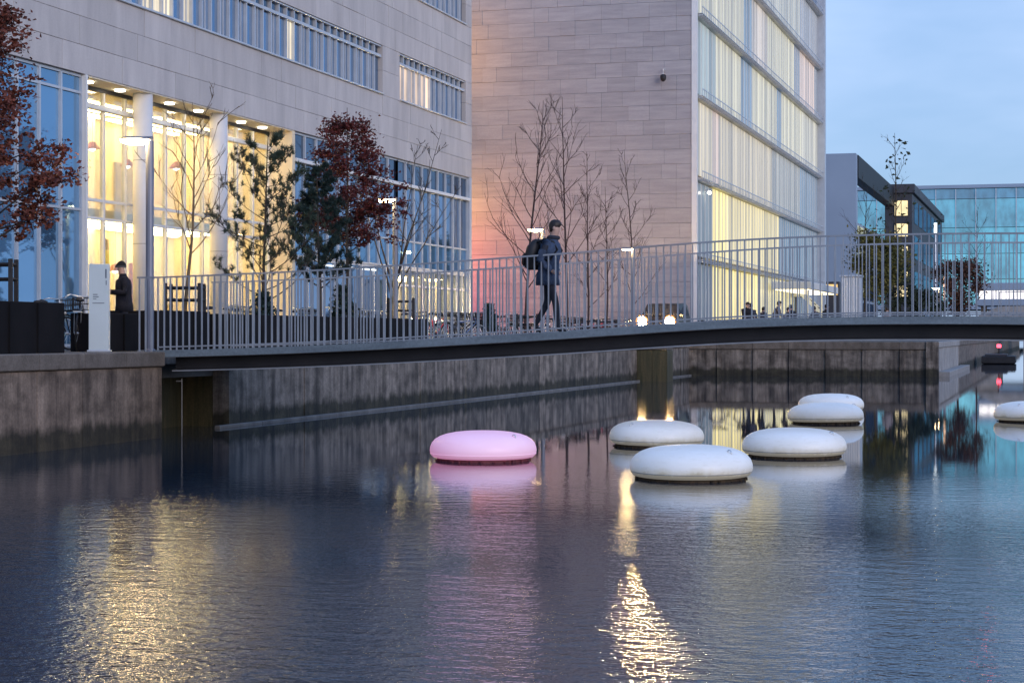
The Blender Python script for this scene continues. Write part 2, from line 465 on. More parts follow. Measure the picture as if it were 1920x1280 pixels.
def white_shell():
    m, nt, out = nodes('white_float_shell')
    b = nt.nodes.new('ShaderNodeBsdfPrincipled')
    c = ramp(nt, noise(nt, coord(nt, (1, 1, 2)), 1.6, 5), [(0.3, (0.74,0.74,0.71)), (0.7, (0.84,0.84,0.82))])
    c = mul(nt, c, ramp(nt, noise(nt, coord(nt, (1, 1, 4)), 9.0, 5), [(0.30, (0.92,0.91,0.89)), (0.45, (1,1,1))]))
    g = nt.nodes.new('ShaderNodeNewGeometry'); sp = nt.nodes.new('ShaderNodeSeparateXYZ')
    nt.links.new(g.outputs['Position'], sp.inputs['Vector'])
    ma = nt.nodes.new('ShaderNodeMath'); ma.operation = 'MULTIPLY_ADD'; ma.inputs[1].default_value = -0.16
    nt.links.new(noise(nt, coord(nt, (1, 1, 0.6)), 5.0, 5), ma.inputs[0]); nt.links.new(sp.outputs['Z'], ma.inputs[2])
    c = mul(nt, c, ramp(nt, ma.outputs['Value'], [(0.0, (0.50,0.44,0.30)), (0.035, (0.86,0.82,0.72)), (0.10, (1, 1, 1))]))
    nt.links.new(c, b.inputs['Base Color']); b.inputs['Roughness'].default_value = 0.42
    b.inputs['Emission Color'].default_value = (1.0, 0.92, 0.80, 1); b.inputs['Emission Strength'].default_value = 0.13
    nt.links.new(b.outputs['BSDF'], out.inputs['Surface'])
    return m
def pink_shell():
    m, nt, out = nodes('glowing_pink_shell')
    b = nt.nodes.new('ShaderNodeBsdfPrincipled')
    c = ramp(nt, noise(nt, coord(nt), 2.0, 3), [(0.3, (0.66,0.60,0.64)), (0.7, (0.72,0.66,0.70))])
    nt.links.new(c, b.inputs['Base Color']); b.inputs['Roughness'].default_value = 0.42
    b.inputs['Emission Color'].default_value = (1.0, 0.38, 0.66, 1); b.inputs['Emission Strength'].default_value = 0.38
    nt.links.new(b.outputs['BSDF'], out.inputs['Surface'])
    return m
M['disc'] = white_shell()
M['disc_pink'] = pink_shell()
M['disc_pink_base'] = pmat('pink_lit_base', (0.06,0.012,0.018), (0.22,0.05,0.06), (6,6,3), 3.0, 0.6, 0.6)  # weed base recoloured: the shell's pink glow is put into the colour
M['skin'] = pmat('skin', (0.42,0.27,0.21), (0.48,0.31,0.25), nscale=6, rough=0.55)
M['hair'] = pmat('dark_hair', (0.012,0.009,0.008), (0.03,0.02,0.018), (8,8,2), 6, 0.5)
M['cloth'] = pmat('cloth', (0.62,0.62,0.62), (1.0,1.0,1.0), (1.6,1.6,0.9), 9.0, 0.9, 1.0, objcol=True)
M['trousers'] = pmat('dark_trousers', (0.016,0.018,0.026), (0.032,0.034,0.046), nscale=6, rough=0.9)
M['bike_paint'] = pmat('bike_paint', (0.8,0.8,0.8), (1,1,1), nscale=5, rough=0.35, metal=0.2, objcol=True)
M['rubber'] = pmat('rubber', (0.012,0.012,0.012), (0.025,0.025,0.025), nscale=8, rough=0.85)
M['chrome'] = pmat('bright_metal', (0.62,0.62,0.62), (0.75,0.75,0.75), nscale=6, rough=0.35, metal=0.7)
M['car_paint'] = pmat('dark_car_paint', (0.02,0.018,0.02), (0.035,0.03,0.032), nscale=2, rough=0.3, metal=0.4)
M['headlight'] = emat('headlight_glow', (1.0, 0.66, 0.30), 900.0)
M['grey_clad'] = pmat('grey_cladding', (0.24,0.305,0.39), (0.28,0.35,0.44), (0.3,0.3,0.3), 0.6, 0.6)
M['dark_clad'] = pmat('dark_cladding', (0.035,0.037,0.045), (0.06,0.06,0.07), (0.3,0.3,1), 0.6, 0.6)
M['soffit_dark'] = pmat('black_fascia', (0.010,0.011,0.014), (0.018,0.02,0.022), nscale=0.5, rough=0.6)
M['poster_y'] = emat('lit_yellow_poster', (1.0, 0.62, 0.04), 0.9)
M['poster_r'] = pmat('red_brown_poster', (0.22,0.06,0.03), (0.30,0.10,0.05), nscale=4, rough=0.6)

# ------------------------------------------------------------------ setting: water and ground
mb = MB(); mb.add([(-140,-60,0),(90,-60,0),(90,420,0),(-140,420,0)], [(0,1,2,3)])
w = mb.build('canal_water', M['water'], kind='structure')
LQ, LR, DC, LN = 15.05, 15.62, 82.0, 4.9       # quay front, recessed wall, cross wall, narrow canal edge
XR = 11.4                                      # right bank
D_END = 29.72                                  # end of the projecting quay block
mb = MB()
mb.box(-140, -LQ-0.35, -60, D_END, 1.0, ZQ)
mb.box(-140, -LR-0.35, D_END, DC+0.3, 1.0, ZQ - 0.001)
mb.box(-140, -LN-0.35, DC+0.3, 420, 1.0, ZQ - 0.002)
mb.build('quay_pavement', M['paving'], kind='structure')
mb = MB(); mb.box(XR+0.35, 90, -60, 420, 1.0, ZQ)
mb.build('opposite_pavement', M['paving'], kind='structure')

rnd = random.Random(4)
def wall_run(root, X, D0, D1, step, side, mat, z1=1.24, zc=ZQ+0.012, over=0.05, thick=0.35, cop=True, copmat=None):
    """wall facing +x (side=1) or -x (side=-1) along the canal: single panels and coping stones with open joints"""
    n = max(1, round((D1-D0)/step)); st = (D1-D0)/n
    for k in range(n):
        a, b = D0+k*st, D0+(k+1)*st
        j = rnd.uniform(-0.012, 0.012)
        x0, x1 = (X-thick, X+j) if side > 0 else (X-j, X+thick)
        MB().chbox(x0, x1, a+0.008, b-0.008, -0.8, z1, 0.012).build('wall_panel', mat, root)
        if cop:
            x0, x1 = (X-thick, X+over) if side > 0 else (X-over, X+thick)
            MB().chbox(x0, x1, a+0.005, b-0.005, z1+0.012, zc, 0.018).build('coping_stone', copmat or M['coping'], root)
q1 = thing('quay_wall', 'brown stained quay wall block projecting at the left, under the white sign pillar', 'quay wall', (-LQ, 0, 0), world=True)
wall_run(q1, -LQ, -12.28, D_END, 1.4, 1, M['concrete'])
q2 = thing('quay_wall', 'long grey stained quay wall running back behind the footbridge', 'quay wall', (-LR, 34, 0), world=True)
wall_run(q2, -LR, 33.7, DC-0.4, 1.9, 1, M['concrete_dark'], copmat=M['concrete_dark'])
n = 24
for k in range(n):
    a = 33.0 + k*(DC-33.4)/n; b = 33.0 + (k+1)*(DC-33.4)/n
    MB().chbox(-LR+0.02, -LR+0.13, a+0.006, b-0.006, -0.3, 0.055, 0.015).build('waterline_beam', M['ledge'], q2)
# dark culvert recess below the bridge end
cv = thing('culvert_recess', 'dark recess in the quay wall under the left end of the footbridge', 'culvert', (-LR-0.4, 31.7, 0), world=True)
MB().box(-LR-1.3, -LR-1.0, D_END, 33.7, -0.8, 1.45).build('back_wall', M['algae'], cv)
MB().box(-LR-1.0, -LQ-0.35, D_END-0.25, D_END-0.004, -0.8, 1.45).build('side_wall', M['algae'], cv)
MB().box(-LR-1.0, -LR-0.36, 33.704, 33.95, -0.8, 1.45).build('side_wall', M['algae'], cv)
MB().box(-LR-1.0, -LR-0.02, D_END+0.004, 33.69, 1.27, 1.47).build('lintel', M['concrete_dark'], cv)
p = MB(); p.tube([(-LQ+0.09, 30.3, -0.6), (-LQ+0.09, 30.3, 1.02)], 0.009, 8)
p.tube([(-LQ+0.09, 30.3, 0.98), (-LQ-0.02, 30.3, 0.98)], 0.012, 6)
tag(p.build('mooring_pole', M['ledge']), 'thin pale pole standing in the water at the dark culvert recess', 'pole')
# cross wall facing the camera
q3 = thing('quay_wall', 'dark quay wall crossing the view behind the footbridge, facing the viewer', 'quay wall', (-10, DC, 0), world=True)
n = 7
for k in range(n):
    a = -LR-0.4 + k*(LR-LN+0.4)/n; b = -LR-0.4 + (k+1)*(LR-LN+0.4)/n
    j = rnd.uniform(-0.02, 0.02)
    MB().chbox(a+0.01, b-0.01, DC+j, DC+0.3, -0.8, 1.16, 0.015).build('wall_panel', M['concrete_dark'], q3)
    MB().chbox(a+0.02, a+0.20, DC-0.09, DC+j-0.004, -0.8, 1.14, 0.015).build('buttress', M['concrete_dark'], q3)
    MB().chbox(a+0.006, b-0.006, DC-0.06, DC+0.3, 1.172, ZQ+0.012, 0.02).build('coping_stone', M['coping'], q3)
MB().chbox(-LN-0.45, -LN+0.06, DC-0.14, DC+0.4, -0.8, ZQ+0.02, 0.02).build('corner_post', M['concrete_dark'], q3)
qp = thing('quay_wall', 'olive brown weed stained quay block jutting into the water under the middle of the footbridge', 'quay wall', (-15.0, 71.4, 0), world=True)
for k in range(2):
    MB().chbox(-15.605+k*0.6, -15.005+k*0.6-0.012, 70.9, 72.0, -0.8, 1.22, 0.03).build('wall_block', M['algae'], qp)
    MB().chbox(-15.60+k*0.6, -15.0+k*0.6-0.012, 70.86, 72.0, 1.232, ZQ+0.014, 0.02).build('coping_stone', M['coping'], qp)
q4 = thing('quay_wall', 'pale quay wall of the narrow canal beyond the footbridge', 'quay wall', (-LN, 150, 0), world=True)
wall_run(q4, -LN, DC+0.45, DC+18.45, 3.0, 1, M['concrete_pale'], copmat=M['concrete_pale'])
wall_run(q4, -LN, DC+18.45, 270, 9.0, 1, M['concrete_dark'], copmat=M['concrete_dark'])
MB().chbox(-LN+0.02, -LN+0.5, DC+0.45, DC+20, -0.3, 0.22, 0.02).build('waterline_beam', M['concrete_pale'], q4)
q5 = thing('quay_wall', 'quay wall of the opposite bank outside the right edge', 'quay wall', (XR, 40, 0), world=True)
wall_run(q5, XR, -20, 220, 12.0, -1, M['concrete'])

# ------------------------------------------------------------------ stone building with the lit portico (left)
FL = 22.9; FX = -FL; B1_D0, B1_D1 = 14.0, 72.7
b1 = thing('stone_building', 'long pale stone building with ribbon windows and a brightly lit portico', 'building', (FX, 45, ZQ), world=True)
SOF = 8.2
# structural core above the ground storeys and behind the glass
mb = MB()
mb.box(-40, FX-0.36, B1_D0, B1_D1-0.31, SOF+0.25, 20.4)
mb.box(-40, FX-7.5, B1_D0, B1_D1-0.31, ZQ, SOF+0.24)
mb.build('wall_core', M['joint'], b1)
MB().box(-40.2, FX+0.0, B1_D0-0.3, B1_D1+0.0, 20.403, 20.8).build('roof', M['stone_a'], b1)
stone_cache = {}
def stone_panel(root, mat, key, X0, X1, y0, y1, z0, z1, face='x', j=0.0):
    k = (key, round(y1-y0, 3) if face == 'x' else round(X1-X0, 3), round(z1-z0, 3))
    if k not in stone_cache:
        if face == 'x': m = MB().chbox(-0.30, 0, 0.003, y1-y0-0.003, 0.0035, z1-z0-0.0035, 0.006)
        else: m = MB().chbox(0.003, X1-X0-0.003, 0, 0.30, 0.004, z1-z0-0.004, 0.006)
        stone_cache[k] = m.mesh('stone_panel', mat)
    loc = (X1+j, y0, z0) if face == 'x' else (X0, y0+j, z0)
    return obj('stone_panel', stone_cache[k], root, loc)
def courses(root, z0, z1, D0, D1, nrow, plen, detail=True):
    h = (z1-z0)/nrow
    for r in range(nrow):
        y = D0; off = [0.0, 0.45, 0.2, 0.7][r % 4]*plen; first = True
        while y < D1-1e-6:
            e = min(D1, y + (plen-off if first and off > 0 else plen)); first = False
            if D1-e < 0.35*plen: e = D1
            stone_panel(root, M['stone_a'], 'a', 0, FX, y, e, z0+r*h, z0+(r+1)*h, 'x', rnd.uniform(-0.006, 0.006))
            y = e
S1, S1T, S2, S2T = 10.3, 12.05, 14.3, 16.05
VIS = 34.0
courses(b1, SOF, S1, VIS, B1_D1, 3, 1.5)
courses(b1, S1T, S2, 44.0, B1_D1, 3, 1.5)
courses(b1, S1, S1T, 62.2, 64.0, 2, 1.8)
courses(b1, S1, S1T, 71.9, B1_D1, 2, 0.8)
courses(b1, S2, S2T, 61.6, 63.0, 2, 1.4)
courses(b1, S2, S2T, 71.9, B1_D1, 2, 0.8)
courses(b1, S2T, 18.3, 62.0, B1_D1, 3, 1.53)
# plain cladding outside the picture (seen only mirrored in the water)
mb = MB()
for z0, z1, a, b in ((SOF, S1, B1_D0, VIS), (S1T, S2, B1_D0, 44.0), (S2T, 18.3, B1_D0, 62.0)):
    y = a
    while y < b - 1e-6:
        e = min(b, y+1.5)
        for r in range(3):
            h = (z1-z0)/3
            mb.chbox(FX-0.3, FX, y+0.006, e-0.006, z0+r*h+0.006, z0+(r+1)*h-0.006, 0.008)
        y = e
mb.build('upper_cladding', M['stone_a'], b1, kind='stuff')
# end wall towards the second building
MB().box(-40, FX-0.31, B1_D1-0.3, B1_D1-0.004, ZQ, 20.4).build('end_wall', M['stone_a'], b1)

LIT1 = [(273, 302), (314, 337), (350, 372), (536, 560)]
WARM = (0.95, 0.66, 0.36, 1.0)
fin_me = {}
def ribbon(z0, z1, D0, D1, pitch, lit=None, warm_first=0):
    """ribbon window: one pane, one small upper pane and one fin per module"""
    n = round((D1-D0)/pitch); st = (D1-D0)/n
    zt = z1-0.40
    key = (round(st, 4), round(z1-z0, 3))
    if key not in fin_me:
        fin_me[key] = (MB().box(-0.02, 0.0, 0.045, st-0.045, 0.07, zt-z0-0.05).mesh('window_pane', M['glass_b']),
                       MB().box(-0.02, 0.0, 0.10, st-0.10, zt-z0+0.09, z1-z0-0.07).mesh('upper_pane', M['glass_c']),
                       MB().box(-0.02, 0.0, 0.045, st-0.045, 0.07, zt-z0-0.05).mesh('lit_pane', M['glow_plain']),
                       MB().chbox(-0.10, 0.06, -0.026, 0.026, 0.05, z1-z0-0.02, 0.01).mesh('window_fin', M['alu']),
                       MB().box(-0.03, 0.015, st*0.5-0.010, st*0.5+0.010, 0.06, zt-z0).mesh('glazing_bar', M['alu']))
    pane, up, litp, fin, bar = fin_me[key]
    for k in range(n):
        y = D0+k*st
        xp = xpix(FX, y+st/2)
        islit = (lit and any(a <= xp <= b for a, b in lit)) or k < warm_first
        o = obj('window_pane', litp if islit else pane, b1, (FX-0.16, y, z0))
        if islit:
            f = rnd.uniform(0.55, 0.95)
            o.color = (0.95*f, (0.78 if not warm_first else 0.66)*f, (0.50 if not warm_first else 0.42)*f, 1.0)
        obj('upper_pane', up, b1, (FX-0.16, y, z0))
        if k: obj('window_fin', fin, b1, (FX-0.13, y, z0))
        if k % 2 == 0: obj('glazing_bar', bar, b1, (FX-0.13, y, z0))
    MB().chbox(FX-0.30, FX+0.07, D0, D1, z0+0.002, z0+0.06, 0.01).build('window_sill', M['alu'], b1)
    MB().chbox(FX-0.28, FX-0.05, D0, D1, zt-0.03, zt+0.075, 0.01).build('transom', M['alu'], b1)
    MB().chbox(FX-0.28, FX-0.04, D0, D1, z1-0.06, z1-0.002, 0.01).build('window_head', M['alu'], b1)
ribbon(S1, S1T, 38.2, 62.2, 0.6, LIT1)
ribbon(S1, S1T, B1_D0, 38.2, 2.42)
ribbon(S1, S1T, 64.0, 71.9, 0.61, None, 6)
ribbon(S2, S2T, 63.0, 71.9, 0.61)
ribbon(S2, S2T, B1_D0, 61.6, 2.4)
ribbon(18.3, 20.05, B1_D0, B1_D1, 2.4)

def curtain(D0, D1, n, rows, X, mat, fr=M['alu'], w=0.035, mull=0.07, litrows=None, endm=True):
    """curtain wall: single panes, single mullions, transoms"""
    st = (D1-D0)/n
    for k in range(n):
        for r in range(len(rows)-1):
            z0, z1 = rows[r], rows[r+1]
            MB().box(X-0.02, X, D0+k*st+w, D0+(k+1)*st-w, z0+w, z1-w).build('window_pane', mat if not callable(mat) else mat(r, k), b1)
    for k in range(n+1):
        if not endm and k in (0, n): continue
        MB().chbox(X-0.06, X+mull, D0+k*st-w, D0+k*st+w, rows[0], rows[-1], 0.008).build('mullion', fr, b1)
    for r in range(len(rows)):
        MB().box(X-0.05, X+mull-0.02, D0+w, D1-w, rows[r]-w*0.9, rows[r]+w*0.9).build('transom', fr, b1)
# zone A: blue glass bay at the left edge
curtain(30.2, 41.1, 11, [ZQ+0.05, 4.88, 7.75, SOF-0.04], FX-0.15, M['glass_a'])
curtain(B1_D0, 30.2, 6, [ZQ+0.05, 4.88, SOF-0.04], FX-0.15, M['glass_a'])
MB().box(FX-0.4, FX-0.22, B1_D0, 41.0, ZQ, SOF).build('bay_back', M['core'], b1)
# zone B: portico
PA, PB, GX = 41.2, 54.1, FX-0.85
MB().chbox(FX-0.9, FX+0.02, PA-0.09, PA, ZQ, SOF-0.003, 0.01).build('portico_jamb', M['alu_white'], b1)
MB().chbox(FX-7.5, FX-0.02, PB, PB+0.22, ZQ, SOF-0.003, 0.01).build('portico_jamb', M['room'], b1)
MB().box(GX-6.6, FX-0.02, PA+0.003, PB-0.003, SOF-0.034, SOF-0.004).build('soffit', M['soffit'], b1)
for x in (287, 428):
    y = D_on(x, FL-0.05) + 0.1
    c = MB().lathe([(0.26, ZQ), (0.26, SOF)], 24, (FX-0.30, y, 0)); c.build('column', M['column'], b1, smooth=True)
    for z in (4.2, 6.4):
        MB().lathe([(0.263, z), (0.263, z+0.012)], 24, (FX-0.30, y, 0)).build('column_joint', M['core'], b1)
st = (PB-PA)/11
def bay_pane(r, k): return M['glass_clear']
curtain(PA, PB, 11, [ZQ+0.05, 4.80, 5.27, 7.65, SOF-0.08], GX, M['glass_clear'], M['alu_white'], 0.042, 0.045)
MB().chbox(GX-0.05, GX+0.12, PA, PB, 7.58, 7.72, 0.02).build('glazing_beam', M['alu_white'], b1)
MB().box(GX+0.02, GX+0.06, PA, PB, 8.06, 8.16).build('dark_rail', M['steel_dark'], b1)  # dark steel rail along the top of the glazing
k = 0
for x in (165, 225, 318, 372, 452, 492):
    y = D_on(x, FL+0.45)
    MB().lathe([(0.13, SOF-0.075), (0.13, SOF-0.035)], 16, (FX-0.45, y, 0)).build('downlight', M['down_light'], b1); k += 1
# lit rooms behind the portico
MB().box(GX-3.7, GX-3.5, PA, PB, ZQ+0.02, SOF).build('room_wall', M['room'], b1)
MB().box(FX-7.2, GX-0.1, PA-0.25, PA-0.1, ZQ+0.02, SOF).build('room_wall', M['room'], b1)
MB().box(FX-7.2, GX-1.1, PA, PB, 4.95, 5.20).build('room_slab', M['soffit'], b1)
MB().box(FX-7.2, GX-0.07, PA, PB, ZQ+0.003, ZQ+0.02).build('room_floor', M['room_floor'], b1)
for zc in (4.93, SOF-0.055):
    for ya, yb in ((41.4, 44.3), (44.7, 49.0), (49.4, 53.8)):
        for xx in (GX-1.5, GX-2.3, GX-3.0):
            MB().box(xx-0.10, xx+0.10, ya, yb, zc-0.04, zc+0.015).build('ceiling_lamp', M['ceil_light'], b1)
for yy in (43.6, 48.6):
    MB().lathe([(0.17, ZQ), (0.17, SOF-0.04)], 16, (GX-3.2, yy, 0)).build('inner_column', M['blind'], b1, smooth=True)
for (y0, y1, z0, z1) in ((41.9, 42.6, 5.3, 7.6), (46.6, 47.3, 1.55, 4.4), (45.6, 46.9, 5.3, 7.4), (50.6, 51.8, 5.3, 7.0), (51.6, 52.9, 1.55, 4.0)):
    MB().box(GX-3.49, GX-3.40, y0, y1, z0, z1).build('wall_panel', M['poster_r'] if z1 < 4.2 else M['room_floor'], b1)
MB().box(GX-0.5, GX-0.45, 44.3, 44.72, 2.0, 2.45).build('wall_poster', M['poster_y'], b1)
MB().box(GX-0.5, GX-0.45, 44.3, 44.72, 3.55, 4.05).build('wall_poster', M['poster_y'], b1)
MB().box(GX-0.5, GX-0.45, 44.3, 44.72, 4.06, 4.35).build('wall_poster', M['poster_r'], b1)
# bookshelves and pendant lamps in the lit rooms
def bookshelf(label, y0, z0, w_, h_):
    t = thing('bookshelf', label, 'bookshelf', (GX-3.3, y0, z0), 'shelves in the lit rooms'); rb = random.Random(int(y0*10))
    for y in (0.0, w_-0.04): MB().box(-0.15, 0.15, y, y+0.04, 0, h_).build('side_panel', M['poster_r'], t)
    n_ = 5
    for k in range(n_+1):
        z = k*(h_-0.03)/n_
        MB().box(-0.15, 0.15, 0.041, w_-0.041, z, z+0.03).build('shelf', M['poster_r'], t)
        if k == n_: break
        y = 0.06
        while y < w_-0.25:
            l_ = rb.uniform(0.10, 0.28)
            MB().box(-0.10, 0.12, y, y+l_, z+0.031, z+0.031+rb.uniform(0.2, 0.32)).build('book_row', rb.choice([M['room_floor'], M['poster_r'], M['blind'], M['sign_mark'], M['leaf_brown']]), t)
            y += l_+rb.choice([0.01, 0.01, 0.14])
bookshelf('dark bookshelf on the upper floor of the portico, behind the left bay', 41.9, 5.22, 1.3, 1.9)
bookshelf('dark bookshelf on the upper floor of the portico, behind the middle bay', 46.4, 5.22, 1.6, 1.9)
bookshelf('dark bookshelf on the ground floor of the portico, right of the yellow posters', 45.6, ZQ+0.03, 1.3, 2.1)
for (y, z, lab) in ((43.2, 6.7, 'pendant lamp on the upper floor, left bay of the portico'), (45.9, 6.9, 'pendant lamp on the upper floor, left side of the middle bay'), (47.9, 6.6, 'pendant lamp on the upper floor, right side of the middle bay'), (51.0, 6.8, 'pendant lamp on the upper floor, right bay of the portico'), (43.6, 3.5, 'pendant lamp on the ground floor, left bay of the portico'), (47.2, 3.6, 'pendant lamp on the ground floor, middle bay of the portico')):
    t = thing('pendant_lamp', lab, 'lamp', (GX-1.6, y, z), 'pendant lamps in the lit rooms')
    MB().lathe([(0.03, 0.20), (0.08, 0.18), (0.22, 0.0), (0.21, -0.005)], 16).build('lamp_shade', M['poster_r'], t)
    MB().lathe([(0.0, -0.07), (0.06, -0.05), (0.085, 0.0), (0.05, 0.06)], 12).build('bulb', M['down_light'], t, smooth=True)
    MB().tube([(0, 0, 0.2), (0, 0, (8.16 if z > 5 else 4.95)-z)], 0.008, 5).build('cord', M['black'], t)
# zone C: glazing behind the trees and beyond
def zc_mat(r, k): return (M['glass_b'], M['glass_b'], M['glass_c'])[r]
curtain(PB+0.25, 64.0, 10, [4.30, 5.26, 7.30, SOF-0.04], FX-0.15, lambda r, k: (M['glass_a'], M['glass_b'], M['glass_c'])[r])
curtain(64.0, 72.4, 9, [4.30, 5.26, 7.30, SOF-0.04], FX-0.15, lambda r, k: (M['glass_a'], M['glass_b'], M['glass_c'])[r])
curtain(PB+0.25, 64.0, 8, [ZQ+0.05, 4.22], FX-0.15, M['glass_b'])
curtain(64.0, 72.4, 12, [ZQ+0.05, 3.62, 4.22], FX-0.15, M['glass_clear'], M['alu'], 0.045)
MB().chbox(FX-0.2, FX+0.03, PB+0.25, 72.4, 7.24, 7.36, 0.01).build('transom', M['alu_white'], b1)
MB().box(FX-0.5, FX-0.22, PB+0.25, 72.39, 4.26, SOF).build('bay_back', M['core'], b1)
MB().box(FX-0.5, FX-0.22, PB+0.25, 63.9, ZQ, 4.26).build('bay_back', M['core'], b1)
MB().chbox(FX-0.3, FX+0.0, 72.4, B1_D1, ZQ, SOF, 0.01).build('corner_post', M['alu'], b1)
MB().box(FX-4.2, FX-4.0, 64, 72.38, ZQ, 4.3).build('room_wall', M['room'], b1)
MB().box(FX-4.0, FX-0.3, 63.7, 63.9, ZQ, 4.3).build('room_wall', M['room'], b1)
MB().box(FX-4.0, FX-0.52, 64, 72.38, 4.05, 4.25).build('room_slab', M['soffit'], b1)
for yy in (64.6, 65.7, 66.8, 67.9, 69.0, 70.1, 71.2, 72.0):
    MB().box(FX-2.8, FX-1.0, yy-0.14, yy+0.14, 3.98, 4.04).build('ceiling_lamp', M['ceil_light'], b1)
for yy in (64.9, 66.8, 68.2, 70.6):
    MB().box(FX-0.75, FX-0.7, yy, yy+0.62, ZQ+0.05, 4.0).build('screen_panel', M['blind'], b1)
for x in (622, 645, 668, 690, 705):
    y = D_on(x, FL)
    MB().box(FX-0.14, FX-0.06, y-0.35, y+0.35, 4.06, 4.11).build('strip_light', emat('strip_glow', (0.9,0.95,1.0), 1.6), b1)

# ------------------------------------------------------------------ unseen block added as the source of the gable's coloured glow
lk = thing('glow_source_block', 'unseen block with coloured glowing panes, added as the source of the glow on the travertine gable', 'building', (-29, 81, ZQ), world=True)
MB().box(-40, -29.3, 72.9, 89.2, ZQ, 20).build('wall', M['stone_a'], lk)
for (z0, z1, c, s) in ((1.6, 4.4, (1.0, 0.14, 0.30), 3.2), (4.6, 7.0, (1.0, 0.20, 0.12), 6.5), (7.2, 9.4, (1.0, 0.48, 0.08), 5.5), (14.0, 18.0, (1.0, 0.48, 0.16), 3.0)):
    for y in (85.6, 86.8, 88.0):
        MB().box(-29.28, -29.2, y, y+1.1, z0, z1).build('lit_pane', emat('gable_glow', c, s), lk)

# ------------------------------------------------------------------ second building: travertine gable + frosted glass front
GL = 16.9; G2X = -GL; GD0, GD1 = 89.6, 139.0
b2 = thing('glass_building', 'tall building with a blank travertine gable and a glowing frosted glass side', 'building', (G2X, GD0, ZQ), world=True)
TOP2 = 29.6
mb = MB()
mb.box(-45, G2X-0.42, GD0+0.31, GD1, ZQ, TOP2)
mb.build('wall_core', M['joint'], b2)
MB().box(-45.2, G2X+0.1, GD0-0.1, GD1+0.2, TOP2+0.003, TOP2+0.4).build('roof', M['stone_b'], b2)
hrow = 0.72; nrow = 23
for r in range(nrow):
    z0 = ZQ + r*hrow
    x = G2X-0.12; lens = [1.35, 1.35, 0.75, 1.35, 1.35, 1.05]
    i = (r*5) % 6; first = True
    while x > -29.0:
        l = lens[i % 6]*(0.55 if first and r % 2 else 1.0); i += 1; first = False
        stone_panel(b2, M['stone_b'], 'b', x-l, x, GD0, 0, z0, z0+hrow, 'y', rnd.uniform(-0.012, 0.012))
        x -= l
mb = MB()
for r in range(nrow, 39):
    z0 = ZQ + r*hrow; x = G2X-0.12 + (0.6 if r % 2 else 0)*0
    while x > -45:
        mb.chbox(x-1.344, x-0.006, GD0, GD0+0.3, z0+0.006, z0+hrow-0.006, 0.008); x -= 1.35
for r in range(0, nrow):
    z0 = ZQ + r*hrow; x = -30.8
    while x > -45:
        mb.chbox(x-1.344, x-0.006, GD0+0.01, GD0+0.3, z0+0.006, z0+hrow-0.006, 0.008); x -= 1.35
mb.build('upper_cladding', M['stone_b'], b2, kind='stuff')
MB().chbox(G2X-0.11, G2X+0.16, GD0-0.04, GD0+0.16, ZQ, TOP2, 0.02).build('corner_post', M['alu_white'], b2)
MB().chbox(G2X-0.11, G2X+0.5, GD1-0.1, GD1+0.6, ZQ, TOP2-0.01, 0.02).build('corner_post', M['alu'], b2)
# frosted glass planks: one ribbed pane per metre and storey
def plank_mesh(h, w):
    m = MB(); n = 4; vs = []; fs = []
    for k in range(n):
        a = w*k/n; b = w*(k+1)/n
        m.add([(0.03, a+0.02, 0), (0.06, a+0.05, 0), (0.06, b-0.05, 0), (0.03, b-0.02, 0),
               (0.03, a+0.02, h), (0.06, a+0.05, h), (0.06, b-0.05, h), (0.03, b-0.02, h)],
              [(0,1,5,4), (1,2,6,5), (2,3,7,6)])
        m.box(0.0, 0.02, a, b, 0, h)
        if k == 0:
            m.cur = 1; m.box(0.02, 0.085, a-0.02, a+0.02, 0, h); m.cur = 0
    return m.mesh('glass_plank', [M['glow'], M['alu_white']])
PW = 1.0; NP = 49
pl_me = plank_mesh(3.62, PW)
r3 = random.Random(21)
def c2(base, s): return (base[0], base[1], base[2], s)
YEL, PALE, WARMP, BLUE, GRN = (1.0,0.80,0.26), (0.62,0.72,0.68), (0.95,0.70,0.54), (0.26,0.36,0.48), (0.90,0.82,0.54)
BEI = (0.92, 0.77, 0.50)
